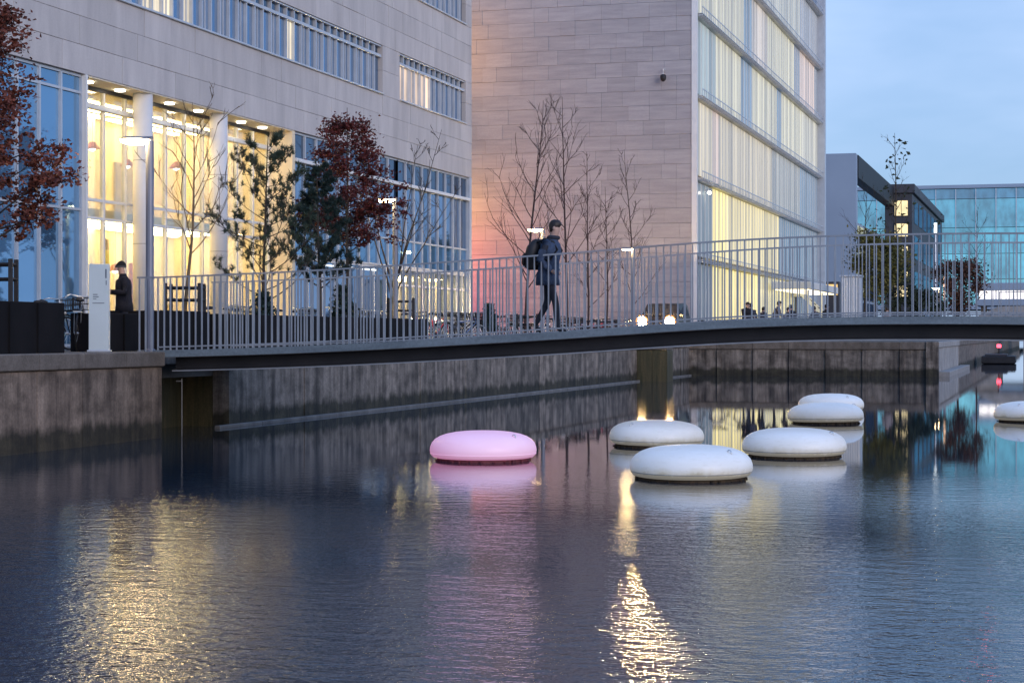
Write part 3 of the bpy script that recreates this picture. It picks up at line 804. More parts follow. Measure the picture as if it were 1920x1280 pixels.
for s in range(6):
    grp = 0
    for k in range(NP):
        y = GD0+0.2+k*PW
        xp = xpix(G2X, y+0.5)
        j = r3.uniform(0.75, 1.1)
        if s == 0:
            if xp < 1338: c = c2((0.30,0.36,0.40), 0.25*j)
            elif xp < 1425: c = c2(YEL, 0.95*j)
            elif xp < 1490: c = c2((0.95,0.82,0.42), 0.70*j)
            else: c = c2(BLUE, 0.35*j)
        elif s == 1:
            if xp < 1336: c = c2((0.40,0.44,0.46), 0.30*j)
            elif xp < 1362: c = c2(YEL, 1.1*j)
            elif xp < 1462: c = c2((0.95,0.77,0.34), 0.80*j)
            else: c = c2(BLUE, 0.40*j)
        elif s == 2:
            if 1336 < xp < 1352: c = c2(WARMP, 0.62*j)
            elif xp < 1450: c = c2(BEI, 0.52*j)
            elif xp < 1500: c = c2((0.62,0.60,0.52), 0.42*j)
            else: c = c2(BLUE, 0.45*j)
        elif s == 3:
            if 1392 < xp < 1412 or 1455 < xp < 1464: c = c2(BLUE, 0.5*j)
            elif xp < 1345: c = c2(PALE, 0.40*j)
            elif xp > 1505: c = c2((0.80,0.74,0.55), 0.52*j)
            else: c = c2(GRN, 0.58*j)
        elif s == 4:
            if 1396 < xp < 1410: c = c2(BLUE, 0.5*j)
            elif 1412 < xp < 1440: c = c2((0.88,0.74,0.60), 0.52*j)
            elif 1500 < xp < 1528: c = c2((0.92,0.68,0.55), 0.52*j)
            elif xp > 1490: c = c2((0.42,0.44,0.50), 0.42*j)
            else: c = c2(GRN, 0.52*j)
        else:
            c = c2((0.74,0.72,0.58), 0.50*j) if xp < 1500 else c2((0.50,0.50,0.55), 0.42*j)
        obj('glass_plank', pl_me, b2, (G2X-0.1, y, ZQ+0.19+4.0*s), color=c)
MB().box(G2X-0.40, G2X-0.12, GD0+0.31, GD1-0.1, ZQ+24, TOP2).build('parapet_glass', M['glass_b'], b2)
for s in range(0, 7):
    z = ZQ + 4.0*s
    if s == 0:
        MB().chbox(G2X-0.1, G2X+0.12, GD0+0.17, GD1-0.11, ZQ+0.0, ZQ+0.18, 0.02).build('plinth', M['concrete_pale'], b2); continue
    MB().chbox(G2X-0.3, G2X+0.16, GD0+0.17, GD1-0.11, z-0.13, z-0.05, 0.015).build('floor_edge', M['alu_white'], b2)
    m = MB()
    m.box(G2X+0.17, G2X+0.40, GD0+0.17, GD1-0.11, z-0.06, z-0.035)
    m.box(G2X+0.38, G2X+0.405, GD0+0.17, GD1-0.11, z+0.26, z+0.30)
    for k in range(98):
        y = GD0+0.3+k*0.5
        m.box(G2X+0.16, G2X+0.39, y-0.02, y+0.02, z-0.15, z-0.071)
        m.box(G2X+0.37, G2X+0.39, y-0.012, y+0.012, z-0.03, z+0.26)
    m.build('maintenance_walkway', M['alu'], b2, kind='stuff')
# canopy over the entrance, outdoor stair
ca = thing('entrance_canopy', 'cream lit canopy over the entrance at the far end of the frosted glass side', 'canopy', (G2X, 120, ZQ), world=True)
cy0, cy1 = D_on(1440, GL), D_on(1500, GL)
MB().chbox(G2X+0.2, G2X+2.6, cy0, cy1, 4.6, 5.05, 0.03).build('roof_slab', M['alu_white'], ca)
MB().box(G2X+0.4, G2X+2.4, cy0+0.3, cy1-0.3, 4.54, 4.596).build('soffit_light', emat('canopy_glow', (1.0,0.86,0.55), 2.2), ca)
for y in (cy0+0.4, (cy0+cy1)/2, cy1-0.4):
    MB().tube([(G2X+2.4, y, ZQ), (G2X+2.4, y, 4.54)], 0.06, 10).build('post', M['alu_white'], ca)
sa = thing('outdoor_stair', 'dark open stair with a pale side panel beside the far end of the glass building', 'stair', (-14, 138, ZQ), world=True)
sx, sy = at(1500, 124); 
for k in range(12):
    x0 = sx + 0.02 + k*0.26
    MB().chbox(x0, x0+0.30, sy, sy+1.6, 4.3-k*0.235, 4.38-k*0.235, 0.008).build('tread', M['dark_clad'], sa)
m = MB(); m.prism([(sx-0.1, 4.55), (sx+0.2, 4.55), (sx+3.35, 1.55), (sx+2.95, 1.55)], sy-0.08, sy-0.004); m.build('stringer', M['alu'], sa)
m = MB(); m.prism([(sx-0.1, 4.55), (sx+0.2, 4.55), (sx+3.35, 1.55), (sx+2.95, 1.55)], sy+1.604, sy+1.68); m.build('stringer', M['alu'], sa)
MB().chbox(sx-1.6, sx-0.02, sy, sy+1.6, 4.34, 4.55, 0.02).build('landing', M['alu_white'], sa)
for dx in (-1.5, -0.3):
    MB().tube([(sx+dx, sy+0.2, ZQ), (sx+dx, sy+0.2, 4.33)], 0.06, 8).build('post', M['dark_clad'], sa)
# dome camera on the gable, wall lamp on the glass side
cx, _ = at(1243, 90.8)
cc = thing('security_camera', 'small dark dome security camera on the travertine gable', 'security camera', (cx, GD0, 14.0), world=True)
cz = zz(150, 91.5)
MB().tube([(cx, GD0, cz+0.45), (cx, GD0-0.3, cz+0.42), (cx, GD0-0.32, cz+0.15)], 0.035, 8).build('bracket', M['alu_white'], cc)
MB().lathe([(0.06, 0.18), (0.14, 0.14), (0.15, 0.02), (0.12, -0.10), (0.05, -0.17), (0.0, -0.18)], 16, (cx, GD0-0.32, cz)).build('dome', M['black'], cc, smooth=True)
wlp = thing('wall_lamp', 'tiny bright wall lamp near the corner of the frosted glass side', 'lamp', (G2X+0.2, 92.5, 8.8), world=True)
MB().chbox(G2X+0.0, G2X+0.22, 92.4, 92.6, 9.0, 9.08, 0.01).build('bracket', M['alu'], wlp)
MB().lathe([(0.0, 8.84), (0.09, 8.87), (0.11, 8.93), (0.05, 8.99)], 12, (G2X+0.24, 92.5, 0)).build('bulb', M['down_light'], wlp, smooth=True)

# ------------------------------------------------------------------ buildings further along
b3 = thing('portal_building', 'grey slab building with a thin black roof overhang beyond the glass building', 'building', (-17, 168, ZQ), world=True)
L3 = 17.0; Z3 = depth_on(1605, L3); D3 = D_on(1605, L3); T3 = zz(287, Z3)
MB().chbox(-26, -L3, D3, D3+1.2, ZQ, T3, 0.03).build('end_wall', M['grey_clad'], b3)
MB().chbox(-L3-0.9, -L3+0.1, D3+1.21, D_on(1676, L3), T3-2.1, T3-0.05, 0.03).build('roof_slab', M['soffit_dark'], b3)
MB().box(-26, -L3-1.5, D3+9, 205, ZQ, T3-5.2).build('lower_block', M['grey_clad'], b3)
for k in range(9):
    for z0, z1 in ((1.7, 5.0), (5.3, 8.6), (8.9, T3-5.5)):
        y = D3+9.2+k*3.0
        MB().box(-L3-1.48, -L3-1.40, y, y+2.7, z0, z1).build('window_pane', M['glass_b'], b3)
for k in range(3):
    z0 = 1.8+k*3.6
    MB().box(-24.5, -17.5-1.2, D3+8.9, D3+8.98, z0, z0+3.1).build('window_pane', M['glass_b'], b3)
b4 = thing('stair_tower_building', 'dark building with a column of lit yellow stair windows', 'building', (-15, 206, ZQ), world=True)
L4 = 15.0; D4 = D_on(1710, L4); Z4 = depth_on(1710, L4); T4 = zz(345, Z4)
MB().chbox(-17.9, -L4, D4, 262, ZQ, T4-1.0, 0.05).build('wall', M['dark_clad'], b4)
MB().chbox(-18.1, -L4+0.3, D4-0.3, 262.3, T4-0.99, T4, 0.05).build('roof', M['dark_clad'], b4)
x0, _ = at(1677, Z4); x1, _ = at(1702, Z4)
glow_o = []
for k, (ya, yb) in enumerate(((376, 404), (419, 443), (462, 486), (500, 520), (536, 556))):
    f = MB(); za, zb = zz(yb, Z4), zz(ya, Z4)
    o = MB().box(x0, x1, D4-0.06, D4-0.005, za, zb).build('window', M['glow_plain'], b4); o.color = (1.0, 0.78, 0.36, 1.1)
    m = MB(); m.box(x0-0.08, x0, D4-0.1, D4-0.004, za-0.08, zb+0.08); m.box(x1, x1+0.08, D4-0.1, D4-0.004, za-0.08, zb+0.08)
    m.box(x0, x1, D4-0.1, D4-0.004, za-0.08, za); m.box(x0, x1, D4-0.1, D4-0.004, zb, zb+0.08)
    m.box((x0+x1)/2-0.03, (x0+x1)/2+0.03, D4-0.1, D4-0.061, za, zb)
    m.build('window_frame', M['dark_clad'], o)
for k in range(7):
    for r in range(4):
        y = D4+3+k*7.2
        MB().box(-L4+0.004, -L4+0.06, y, y+5.0, 2.4+r*3.9, 4.9+r*3.9).build('window', M['glass_c'], b4)
# teal glass building closing the canal
D5 = 280.0
b5 = thing('teal_glass_building', 'wide teal glass building closing the end of the canal', 'building', (5, D5, ZQ), world=True)
Z5 = D5*CT; T5 = zz(350, D5*CT + 0.5)
MB().box(-34, 40, D5+0.3, D5+20, 6.2, T5).build('wall_core', M['core'], b5)
MB().box(-34.5, 40.5, D5-0.3, D5+20.5, T5+0.003, T5+0.5).build('roof', M['grey_clad'], b5)
r4 = random.Random(3)
nb = 26; bw = 74.0/nb
for k in range(nb):
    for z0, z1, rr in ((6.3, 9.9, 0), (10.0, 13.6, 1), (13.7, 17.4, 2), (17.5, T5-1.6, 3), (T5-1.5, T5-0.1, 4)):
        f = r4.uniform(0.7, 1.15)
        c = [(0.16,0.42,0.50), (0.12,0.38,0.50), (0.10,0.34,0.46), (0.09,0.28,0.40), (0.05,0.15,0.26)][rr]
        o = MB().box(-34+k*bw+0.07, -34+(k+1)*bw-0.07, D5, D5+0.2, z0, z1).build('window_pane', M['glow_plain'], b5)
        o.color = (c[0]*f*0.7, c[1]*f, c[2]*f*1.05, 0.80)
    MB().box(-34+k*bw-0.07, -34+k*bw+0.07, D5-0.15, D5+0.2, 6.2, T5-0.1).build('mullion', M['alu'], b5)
for x in (-30, -18, -8, 14, 26, 38):
    MB().box(x-0.5, x+0.5, D5+3, D5+4, ZQ, 6.2).build('column', M['concrete_pale'], b5)
MB().chbox(-34, 40, D5-1.5, D5+18, 5.5, 6.19, 0.05).build('lower_slab', M['grey_clad'], b5)
# raised lit gallery and ramp in front of it
gy = 200.0
ga = thing('lit_gallery', 'low raised gallery with bright white windows at the right edge', 'building', (6, gy, ZQ), world=True)
za, zb = zz(560, gy*CT), zz(544, gy*CT)
xa, _ = at(1834, gy*CT+1)
MB().chbox(xa-0.8, 24, gy-0.4, gy+8, zb+0.004, zb+0.8, 0.05).build('roof', M['grey_clad'], ga)
MB().chbox(xa-0.3, 24, gy-0.2, gy+8, za-0.7, za-0.004, 0.05).build('floor_slab', M['grey_clad'], ga)
x = xa
while x < 22:
    o = MB().box(x+0.06, x+1.7, gy, gy+0.1, za, zb).build('window', M['glow_plain'], ga); o.color = (1.0, 0.93, 0.92, 1.3)
    MB().box(x-0.06, x+0.06, gy-0.05, gy+0.2, za, zb).build('mullion', M['grey_clad'], ga)
    x += 1.76
for x in (xa+0.5, 2, 7, 14, 21):
    MB().box(x-0.3, x+0.3, gy+1, gy+1.6, -0.5, za-0.71).build('pier', M['concrete_dark'], ga)
rp = thing('ramp_bridge', 'pale concrete road bridge over the canal below the lit gallery', 'bridge', (5, 170, 0), world=True)
ry = 168.0; m = MB(); za = zz(597, ry*CT); zb = zz(572, ry*CT)
xa, _ = at(1822, ry*CT+1)
MB().prism([(xa, za), (20, za+0.1), (20, zb+0.5), (xa+2.2, zb-0.1)], ry, ry+6).build('deck', M['concrete_pale'], rp)
MB().chbox(xa-1.2, -LN-0.01, ry+0.5, ry+5.5, ZQ, za-0.004, 0.03).build('abutment', M['concrete_pale'], rp)
for x in (-2.4, 10.8):
    MB().box(x-0.35, x+0.35, ry+2, ry+4, -0.6, za-0.002).build('pier', M['concrete_pale'], rp)
for k in range(14):
    xx = xa+2.3+k*1.2
    MB().tube([(xx, ry+0.3, zb), (xx, ry+0.3, zb+1.2)], 0.035, 6).build('post', M['steel'], rp)
MB().tube([(xa+2.3, ry+0.3, zb+1.15), (19, ry+0.3, zb+1.6)], 0.04, 6).build('handrail', M['steel'], rp)
pt = thing('pontoon', 'low dark pontoon floating on the far canal at the right edge', 'pontoon', (-1, 120, 0), world=True)
px0, py0 = at(1840, 116); px1, _ = at(1904, 116)
MB().chbox(px0, px1, py0, py0+3.4, 0.02, 0.50, 0.05).build('hull', M['black'], pt)
MB().chbox(px0+0.2, px1-0.5, py0+0.4, py0+3.0, 0.504, 0.62, 0.02).build('deck', M['dark_clad'], pt)
m = MB().tube([((px0+px1)/2, py0+1.4, 0.62), ((px0+px1)/2, py0+1.4, 1.0)], 0.04, 8); m.build('lamp_post', M['black'], pt)
MB().lathe([(0.05, 1.0), (0.14, 1.03), (0.14, 1.2), (0.05, 1.24)], 12, ((px0+px1)/2, py0+1.4, 0)).build('lantern', emat('red_lantern', (1.0, 0.06, 0.10), 5.0), pt, smooth=True)
# ribbed kiosk and yellow lit window box by the far buildings
kx0, ky = at(1576, 95); kx1, _ = at(1614, 95)
ks = thing('ribbed_kiosk', 'white kiosk clad in vertical ribs beside the autumn tree', 'kiosk', ((kx0+kx1)/2, ky, ZQ), world=True)
MB().chbox(kx0, kx1, ky+0.06, ky+1.1, ZQ, 4.75, 0.02).build('body', M['alu'], ks)
for k in range(8):
    x = kx0+0.03+k*(kx1-kx0-0.06)/8
    MB().chbox(x+0.02, x+0.11, ky-0.01, ky+0.056, ZQ+0.02, 4.72, 0.01).build('rib', M['alu_white'], ks)
MB().chbox(kx0-0.05, kx1+0.05, ky-0.05, ky+1.15, 4.752, 4.85, 0.01).build('cap', M['alu'], ks)
yx0, yy0 = at(1547, 150); yx1, _ = at(1571, 150)
ys = thing('yellow_shop_front', 'small yellow lit shop window beyond the outdoor stair', 'shop front', ((yx0+yx1)/2, yy0, ZQ), world=True)
o = MB().box(yx0, yx1, yy0, yy0+0.1, zz(553, 150), zz(533, 150)).build('window', M['glow_plain'], ys); o.color = (1.0, 0.60, 0.14, 1.0)
MB().box(yx0-0.1, yx1+0.1, yy0+0.11, yy0+2.5, ZQ, zz(528, 150)).build('wall', M['dark_clad'], ys)

# ------------------------------------------------------------------ footbridge
BD0, BD1 = 29.8, 33.0
PTS = [(15.75, 1.50), (15.2, 1.50), (12.1, 1.60), (8.3, 1.80), (5.6, 1.975), (3.9, 2.045), (2.0, 2.065)]
def zd(L):
    if L < 2.0: L = 4.0 - L
    L = min(L, 15.75)
    for k in range(len(PTS)-1):
        a, b = PTS[k], PTS[k+1]
        if b[0] <= L <= a[0]:
            def sl(i):
                if i <= 0: return 0.0
                if i >= len(PTS)-1: return 0.0
                return (PTS[i+1][1]-PTS[i-1][1])/(PTS[i+1][0]-PTS[i-1][0])
            h = a[0]-b[0]; t = (L-b[0])/h
            m0, m1 = sl(k+1)*h, sl(k)*h
            return ((2*t**3-3*t*t+1)*b[1] + (t**3-2*t*t+t)*m0 + (-2*t**3+3*t*t)*a[1] + (t**3-t*t)*m1)
    return PTS[-1][1]
def sweep(section, La, Lb, n=64):
    m = MB(); k = len(section); vs = []; fs = []
    for i in range(n+1):
        L = La+(Lb-La)*i/n; z = zd(L)
        vs += [(-L, d, z+h) for d, h in section]
    for i in range(n):
        for j in range(k):
            q = (j+1) % k
            fs.append((i*k+j, i*k+q, (i+1)*k+q, (i+1)*k+j))
    fs.append(tuple(range(k))[::-1]); fs.append(tuple(n*k+j for j in range(k)))
    return m.add(vs, fs)
def rect(d0, d1, z0, z1): return [(d0, z0), (d1, z0), (d1, z1), (d0, z1)]
br = thing('footbridge', 'slender arched steel footbridge with vertical bar railings across the canal', 'bridge', (-2, 31.4, 1.5), world=True)
LA, LB = 15.28, -11.28
sweep(rect(BD0+0.061, BD1-0.061, -0.10, 0.0), LA, LB).build('deck', M['concrete_pale'], br)
sweep(rect(BD0, BD0+0.06, -0.092, 0.028), LA, LB).build('deck_edge', M['fascia'], br)
sweep(rect(BD1-0.06, BD1, -0.092, 0.028), LA, LB).build('deck_edge', M['fascia'], br)
for d in (BD0+0.42, BD1-0.42):
    sec = [(d-0.15, -0.335), (d+0.15, -0.335), (d+0.15, -0.31), (d+0.02, -0.30), (d+0.02, -0.102), (d-0.02, -0.102), (d-0.02, -0.30), (d-0.15, -0.31)]
    sweep(sec, LA-0.25, LB+0.25).build('girder', M['steel_dark'], br)
for k in range(17):
    L = 14.4-k*1.55; z = zd(L)
    MB().box(-L-0.04, -L+0.04, BD0+0.46, BD1-0.46, z-0.28, z-0.104).build('cross_beam', M['steel_dark'], br)
sweep(rect(BD0+0.25, BD0+0.266, -0.348, -0.328), LA-0.25, LB+0.25).build('cable_conduit', M['steel'], br)
RH = 1.33
for d, La_ in ((BD0+0.085, 15.62), (BD1-0.085, 15.62)):
    sweep(rect(d-0.022, d+0.022, RH-0.028, RH), La_, LB).build('handrail', M['steel'], br)
    sweep(rect(d-0.012, d+0.012, 0.075, 0.10), 15.2, LB).build('bottom_rail', M['steel'], br)
bar_me = MB().box(-0.0075, 0.0075, -0.02, 0.02, -0.06, RH-0.03).mesh('railing_bar', M['steel'])
rest = MB()
pit = 0.121
for d in (BD0+0.085, BD1-0.085):
    L = 15.58
    while L > -11.2:
        if L > -1.2: obj('railing_bar', bar_me, br, (-L, d, zd(L)))
        else: rest.box(-L-0.013, -L+0.013, d-0.02, d+0.02, zd(L)-0.06, zd(L)+RH-0.03)
        L -= pit
rest.build('railing_bars_beyond', M['steel'], br, kind='stuff')

# ------------------------------------------------------------------ floating discs
def disc(x, Z, label, pink=False, s=1.0, tilt=0.0):
    X, Y = at(x, Z)
    t = thing('floating_lamp', label, 'float', (X, Y, 0), 'round floating shells on the canal')
    t.rotation_euler = (math.radians(tilt), math.radians(tilt*0.6), rnd.uniform(0, 6))
    prof = [(0.0, 0.055), (0.64, 0.055), (0.72, 0.072), (0.757, 0.11), (0.77, 0.165), (0.764, 0.22), (0.742, 0.275), (0.70, 0.325), (0.63, 0.368), (0.54, 0.400), (0.42, 0.424), (0.29, 0.438), (0.15, 0.445), (0.0, 0.447)]
    MB().lathe([(r*s, z*s-0.022) for r, z in prof], 56).build('shell', M['disc_pink'] if pink else M['disc'], t, smooth=True)
    b = MB().lathe([(0.50, -0.15), (0.66, -0.10), (0.672, 0.01), (0.665, 0.044)], 40)
    b.build('base_ring', M['disc_pink_base'] if pink else M['disc_base'], t, smooth=True)
    MB().lathe([(0.762*s, 0.098), (0.7695*s, 0.104), (0.762*s, 0.110)], 56).build('seam', M['disc_pink'] if pink else M['seam'], t, smooth=True)
    MB().torus((0.60, 0.05, 0.352), 0.035, 0.009, 14, 6, 'y').build('mooring_eye', M['chrome'], t, smooth=True)
    g = MB(); rr = random.Random(int(x))
    for k in range(26):
        a = 2*math.pi*k/26 + rr.uniform(-0.06, 0.06)
        g.tube([(0.683*math.cos(a), 0.683*math.sin(a), -0.05), (0.69*math.cos(a), 0.69*math.sin(a), rr.uniform(0.0, 0.036))], rr.uniform(0.010, 0.024), 5)
    g.build('weed_fringe', M['disc_pink_base'] if pink else M['disc_base'], t, kind='stuff')
    return t
disc(906, 26.9, 'pink glowing round float, leftmost on the water', True)
disc(1296, 23.4, 'white round float nearest the viewer, overlapping another behind it', tilt=0.6)
disc(1231, 30.3, 'white round float partly hidden behind the nearest white one', tilt=-0.5)
disc(1489, 27.7, 'white round float to the right of the nearest one, standing alone', tilt=0.4)
disc(1548, 38.2, 'white round float beyond the bridge, front one of the touching pair', tilt=-0.8)
disc(1558, 43.9, 'white round float farthest away, rear one of the touching pair', tilt=0.7)
disc(1934, 39.0, 'white round float cut off by the right edge of the picture', tilt=0.5)

# ------------------------------------------------------------------ street lamps
def lamp(label, x, Z, head_y, dirx=-1.0, scale=1.0):
    X, Y = at(x, Z); h = zz(head_y, Z)-ZQ
    t = thing('street_lamp', label, 'street lamp', (X, Y, ZQ), 'lamps along the quay')
    MB().lathe([(0.11, 0.0), (0.11, 0.03), (0.075, 0.05), (0.075, h-0.02)], 14).build('post', M['lamp_steel'], t, smooth=False)
    hd = MB()
    prof = [(0.02, 0.10), (0.20, 0.085), (0.285, 0.05), (0.285, 0.035)]
    hd.lathe(prof, 24, (-0.27, 0, h-0.04)); hd.box(-0.12, 0.06, -0.06, 0.06, h+0.0, h+0.055)
    head = hd.build('lamp_head', M['lamp_steel'], t)
    MB().lathe([(0.0, -0.055), (0.16, -0.045), (0.25, -0.01), (0.272, 0.034)], 24, (-0.27, 0, h-0.04)).build('diffuser', M['lamp_glow'], head, smooth=True)
    t.rotation_euler = (0, 0, math.radians(14))
    return t
lamp('tall grey street lamp in front of the portico, at the bridge end', 281, 34.0, 262)
lamp('street lamp beside the red oak, second from the left', 741, 52.6, 374)
lamp('street lamp head just behind the walking person on the bridge', 1018, 67.2, 430)
lamp('street lamp in front of the gable, just right of the bare trees', 1187, 81.5, 466)
lamp('far street lamp at the autumn coloured tree', 1606, 168.0, 462)
lamp('far street lamp left of the russet hedge tree', 1761, 150.0, 540)
# slim light column
lx, ly = at(1771, 140)
lc = thing('light_column', 'slim glowing light column in front of the russet hedge tree', 'lamp', (lx, ly, ZQ), world=True)
MB().tube([(lx, ly, ZQ), (lx, ly, zz(563, 140))], 0.09, 10).build('post', M['lamp_steel'], lc)
MB().tube([(lx, ly, zz(563, 140)), (lx, ly, zz(518, 140))], 0.085, 10).build('diffuser', emat('column_glow', (1.0, 0.62, 0.42), 1.6), lc)
lx, ly = at(1754, 190)
lc2 = thing('light_column', 'pale glowing lamp post rising beside the dark stair tower building', 'lamp', (lx, ly, ZQ), world=True)
MB().tube([(lx, ly, ZQ), (lx, ly, zz(438, 190))], 0.08, 8).build('post', M['alu'], lc2)
MB().tube([(lx, ly, zz(438, 190)), (lx, ly, zz(418, 190))], 0.16, 10).build('diffuser', emat('post_glow', (0.85, 0.95, 1.0), 1.8), lc2)

# ------------------------------------------------------------------ planters, sign pillar
def planter(label, D0, D1, L0, L1, h, grp='dark planters along the quay'):
    t = thing('planter_box', label, 'planter', (-(L0+L1)/2, (D0+D1)/2, ZQ), grp)
    w2, l2 = (L1-L0)/2, (D1-D0)/2
    MB().chbox(w2-0.03, w2, -l2, l2, 0.0, h, 0.008).build('front_panel', M['planter'], t)
    MB().chbox(-w2, -w2+0.03, -l2, l2, 0.0, h, 0.008).build('back_panel', M['planter'], t)
    MB().chbox(-w2+0.031, w2-0.031, -l2, -l2+0.03, 0.0, h-0.003, 0.008).build('end_panel', M['planter'], t)
    MB().chbox(-w2+0.031, w2-0.031, l2-0.03, l2, 0.0, h-0.003, 0.008).build('end_panel', M['planter'], t)
    MB().box(-w2+0.032, w2-0.032, -l2+0.031, l2-0.031, 0.05, h-0.08).build('soil', M['soil'], t)
    rim = MB(); k = max(2, round((D1-D0)/0.9))
    for i in range(1, k):
        y = -l2 + i*2*l2/k
        rim.box(w2+0.001, w2+0.03, y-0.025, y+0.025, 0.02, h-0.02)
    rim.build('rib', M['planter'], t)
    return t
planter('black planter box at the left edge of the picture, near the quay edge', 22.0, D_on(121, 16.0), 16.0, 17.2, 0.84)
planter('small black planter box between the white sign pillar and the street lamp', D_on(206, 16.5), D_on(258, 16.5), 16.5, 17.3, 0.70)
planter('black planter box below the small bare tree in front of the portico', D_on(300, 17.4), D_on(394, 17.4), 17.4, 18.6, 0.80)
planter('black planter box below the pine tree', D_on(400, 17.4), D_on(518, 17.4), 17.4, 18.6, 0.76)
planter('black planter box below the dark conifer', D_on(524, 17.4), D_on(616, 17.4), 17.4, 18.6, 0.76)
planter('black planter box below the red oak', D_on(621, 17.4), D_on(722, 17.4), 17.4, 18.6, 0.76)
planter('black planter box below the multi stemmed bare tree, last in the row', D_on(727, 17.4), D_on(802, 17.4), 17.4, 18.6, 0.76)
planter('black planter box under the red leaved tree at the left edge', D_on(-120, 17.5), D_on(60, 17.5), 17.5, 18.6, 0.80)
X, Y = at(186.5, 32.9)
sg = thing('sign_pillar', 'white sign pillar with small print at the quay edge', 'sign', (X, Y, ZQ), rotz=TH)
MB().chbox(-0.175, 0.175, -0.06, 0.06, 0.0, 1.55, 0.008).build('panel', M['sign_white'], sg)
for (a, b, z0, z1) in ((0.115, 0.14, 1.30, 1.46), (0.125, 0.14, 1.18, 1.26), (-0.10, -0.02, 1.005, 1.02), (-0.10, 0.0, 0.965, 0.98), (-0.11, 0.10, 0.855, 0.868), (-0.10, -0.04, 0.93, 0.942)):
    MB().box(a, b, -0.0645, -0.0605, z0, z1).build('print_line', M['sign_mark'], sg)
MB().chbox(-0.2, 0.2, -0.09, 0.09, 0.0, 0.04, 0.008).build('foot_plate', M['alu'], sg)

# ------------------------------------------------------------------ trees
def limb(mb, rng, p, d, length, r, seg=5, up=0.12, wob=0.10, tipr=0.15, minr=0.005):
    q = Vector(p); dd = Vector(d).normalized(); pts = [q.copy()]; rad = [max(r, minr)]
    for i in range(seg):
        dd = (dd + Vector((rng.gauss(0, wob), rng.gauss(0, wob), rng.gauss(0, wob)*0.5 + up))).normalized()
        q = q + dd*(length/seg)
        pts.append(q.copy()); rad.append(max(minr, r*(1-(1-tipr)*(i+1)/seg)))
    mb.tube(pts, rad, 7 if r > 0.03 else (5 if r > 0.012 else 3), cap=r > 0.02)
    return pts
def along(pts, t):
    f = t*(len(pts)-1); i = min(int(f), len(pts)-2)
    return pts[i].lerp(pts[i+1], f-i), (pts[i+1]-pts[i]).normalized()
def side_dir(rng, axis, ang):
    a = axis.cross(Vector((rng.gauss(0, 1), rng.gauss(0, 1), rng.gauss(0, 1)))).normalized()
    return (axis*math.cos(ang) + a*math.sin(ang)).normalized()
def bare_tree(label, x, L, top_y, seed, bark, spread=0.36, n=18, fork=0.28, r0=0.055, lean=(0, 0), multi=0, bias=0.0, group='bare young trees on the quay', name='bare_tree', leaves=0):
    Z = depth_on(x, L); X, Y = at(x, Z); H = zz(top_y, Z)-ZQ; rng = random.Random(seed)
    t = thing(name, label, 'tree', (X, Y, ZQ), group)
    tm, lm, wm = MB(), MB(), MB(); tips = []
    if multi:
        stems = []
        base = limb(tm, rng, (0, 0, 0), (0, 0, 1), H*0.30, r0*1.3, 4, 0.1, 0.02, 0.8)
        for k in range(multi):
            a = rng.uniform(-0.5, 0.5) + (0 if k % 3 else math.pi)
            p, _ = along(base, rng.uniform(0.5, 1.0))
            d = Vector((math.cos(a)*(0.12+bias*0.7*rng.random()), math.sin(a)*0.25, 1.0))
            stems.append(limb(tm, rng, p, d, H*rng.uniform(0.5, 0.74), r0*rng.uniform(0.5, 0.8), 9, 0.05, 0.06, 0.15))
        hosts = [(s, rng.uniform(0.3, 0.95)) for s in stems for _ in range(n//multi+2)]
    else:
        tr = limb(tm, rng, (0, 0, 0), (lean[0], lean[1], 1), H, r0, 12, 0.06, 0.028, 0.12)
        hosts = [(tr, fork + (0.94-fork)*((k+rng.random()*0.7)/n)) for k in range(n)]
    for k, (hst, u) in enumerate(hosts):
        p, ax = along(hst, u)
        az = k*2.4 + rng.uniform(-0.4, 0.4); ang = rng.uniform(0.55, 0.95)
        d = Vector((math.cos(az)*math.sin(ang), math.sin(az)*math.sin(ang), math.cos(ang)))
        ln = H*spread*(1.0-0.72*u)*rng.uniform(0.75, 1.2)
        l1 = limb(lm, rng, p, d, ln, r0*0.42*(1-0.55*u), 6, 0.085, 0.09, 0.2)
        for j in range(rng.randint(3, 4)):
            p2, a2 = along(l1, rng.uniform(0.2, 1.0))
            l2 = limb(wm, rng, p2, side_dir(rng, a2, rng.uniform(0.4, 0.8)), ln*rng.uniform(0.25, 0.5), 0.011, 4, 0.09, 0.11, 0.4, 0.0045)
            tips.append(l2[-1])
            for q in range(2):
                p3, a3 = along(l2, rng.uniform(0.3, 1.0))
                limb(wm, rng, p3, side_dir(rng, a3, rng.uniform(0.4, 0.8)), ln*rng.uniform(0.10, 0.22), 0.0055, 3, 0.07, 0.12, 0.5, 0.0038)
    tm.build('trunk', bark, t, smooth=True)
    b = lm.build('branches', bark, t, smooth=True)
    wm.build('twigs', bark, b, kind='stuff')
    if leaves:
        cm = MB()
        for k in range(leaves):
            p = rng.choice(tips); leaf(cm, rng, p + Vector((rng.gauss(0, .25), rng.gauss(0, .25), rng.gauss(0, .2))), 0.30)
        cm.build('crown', M['leaf_dark'], t, kind='stuff')
    return t
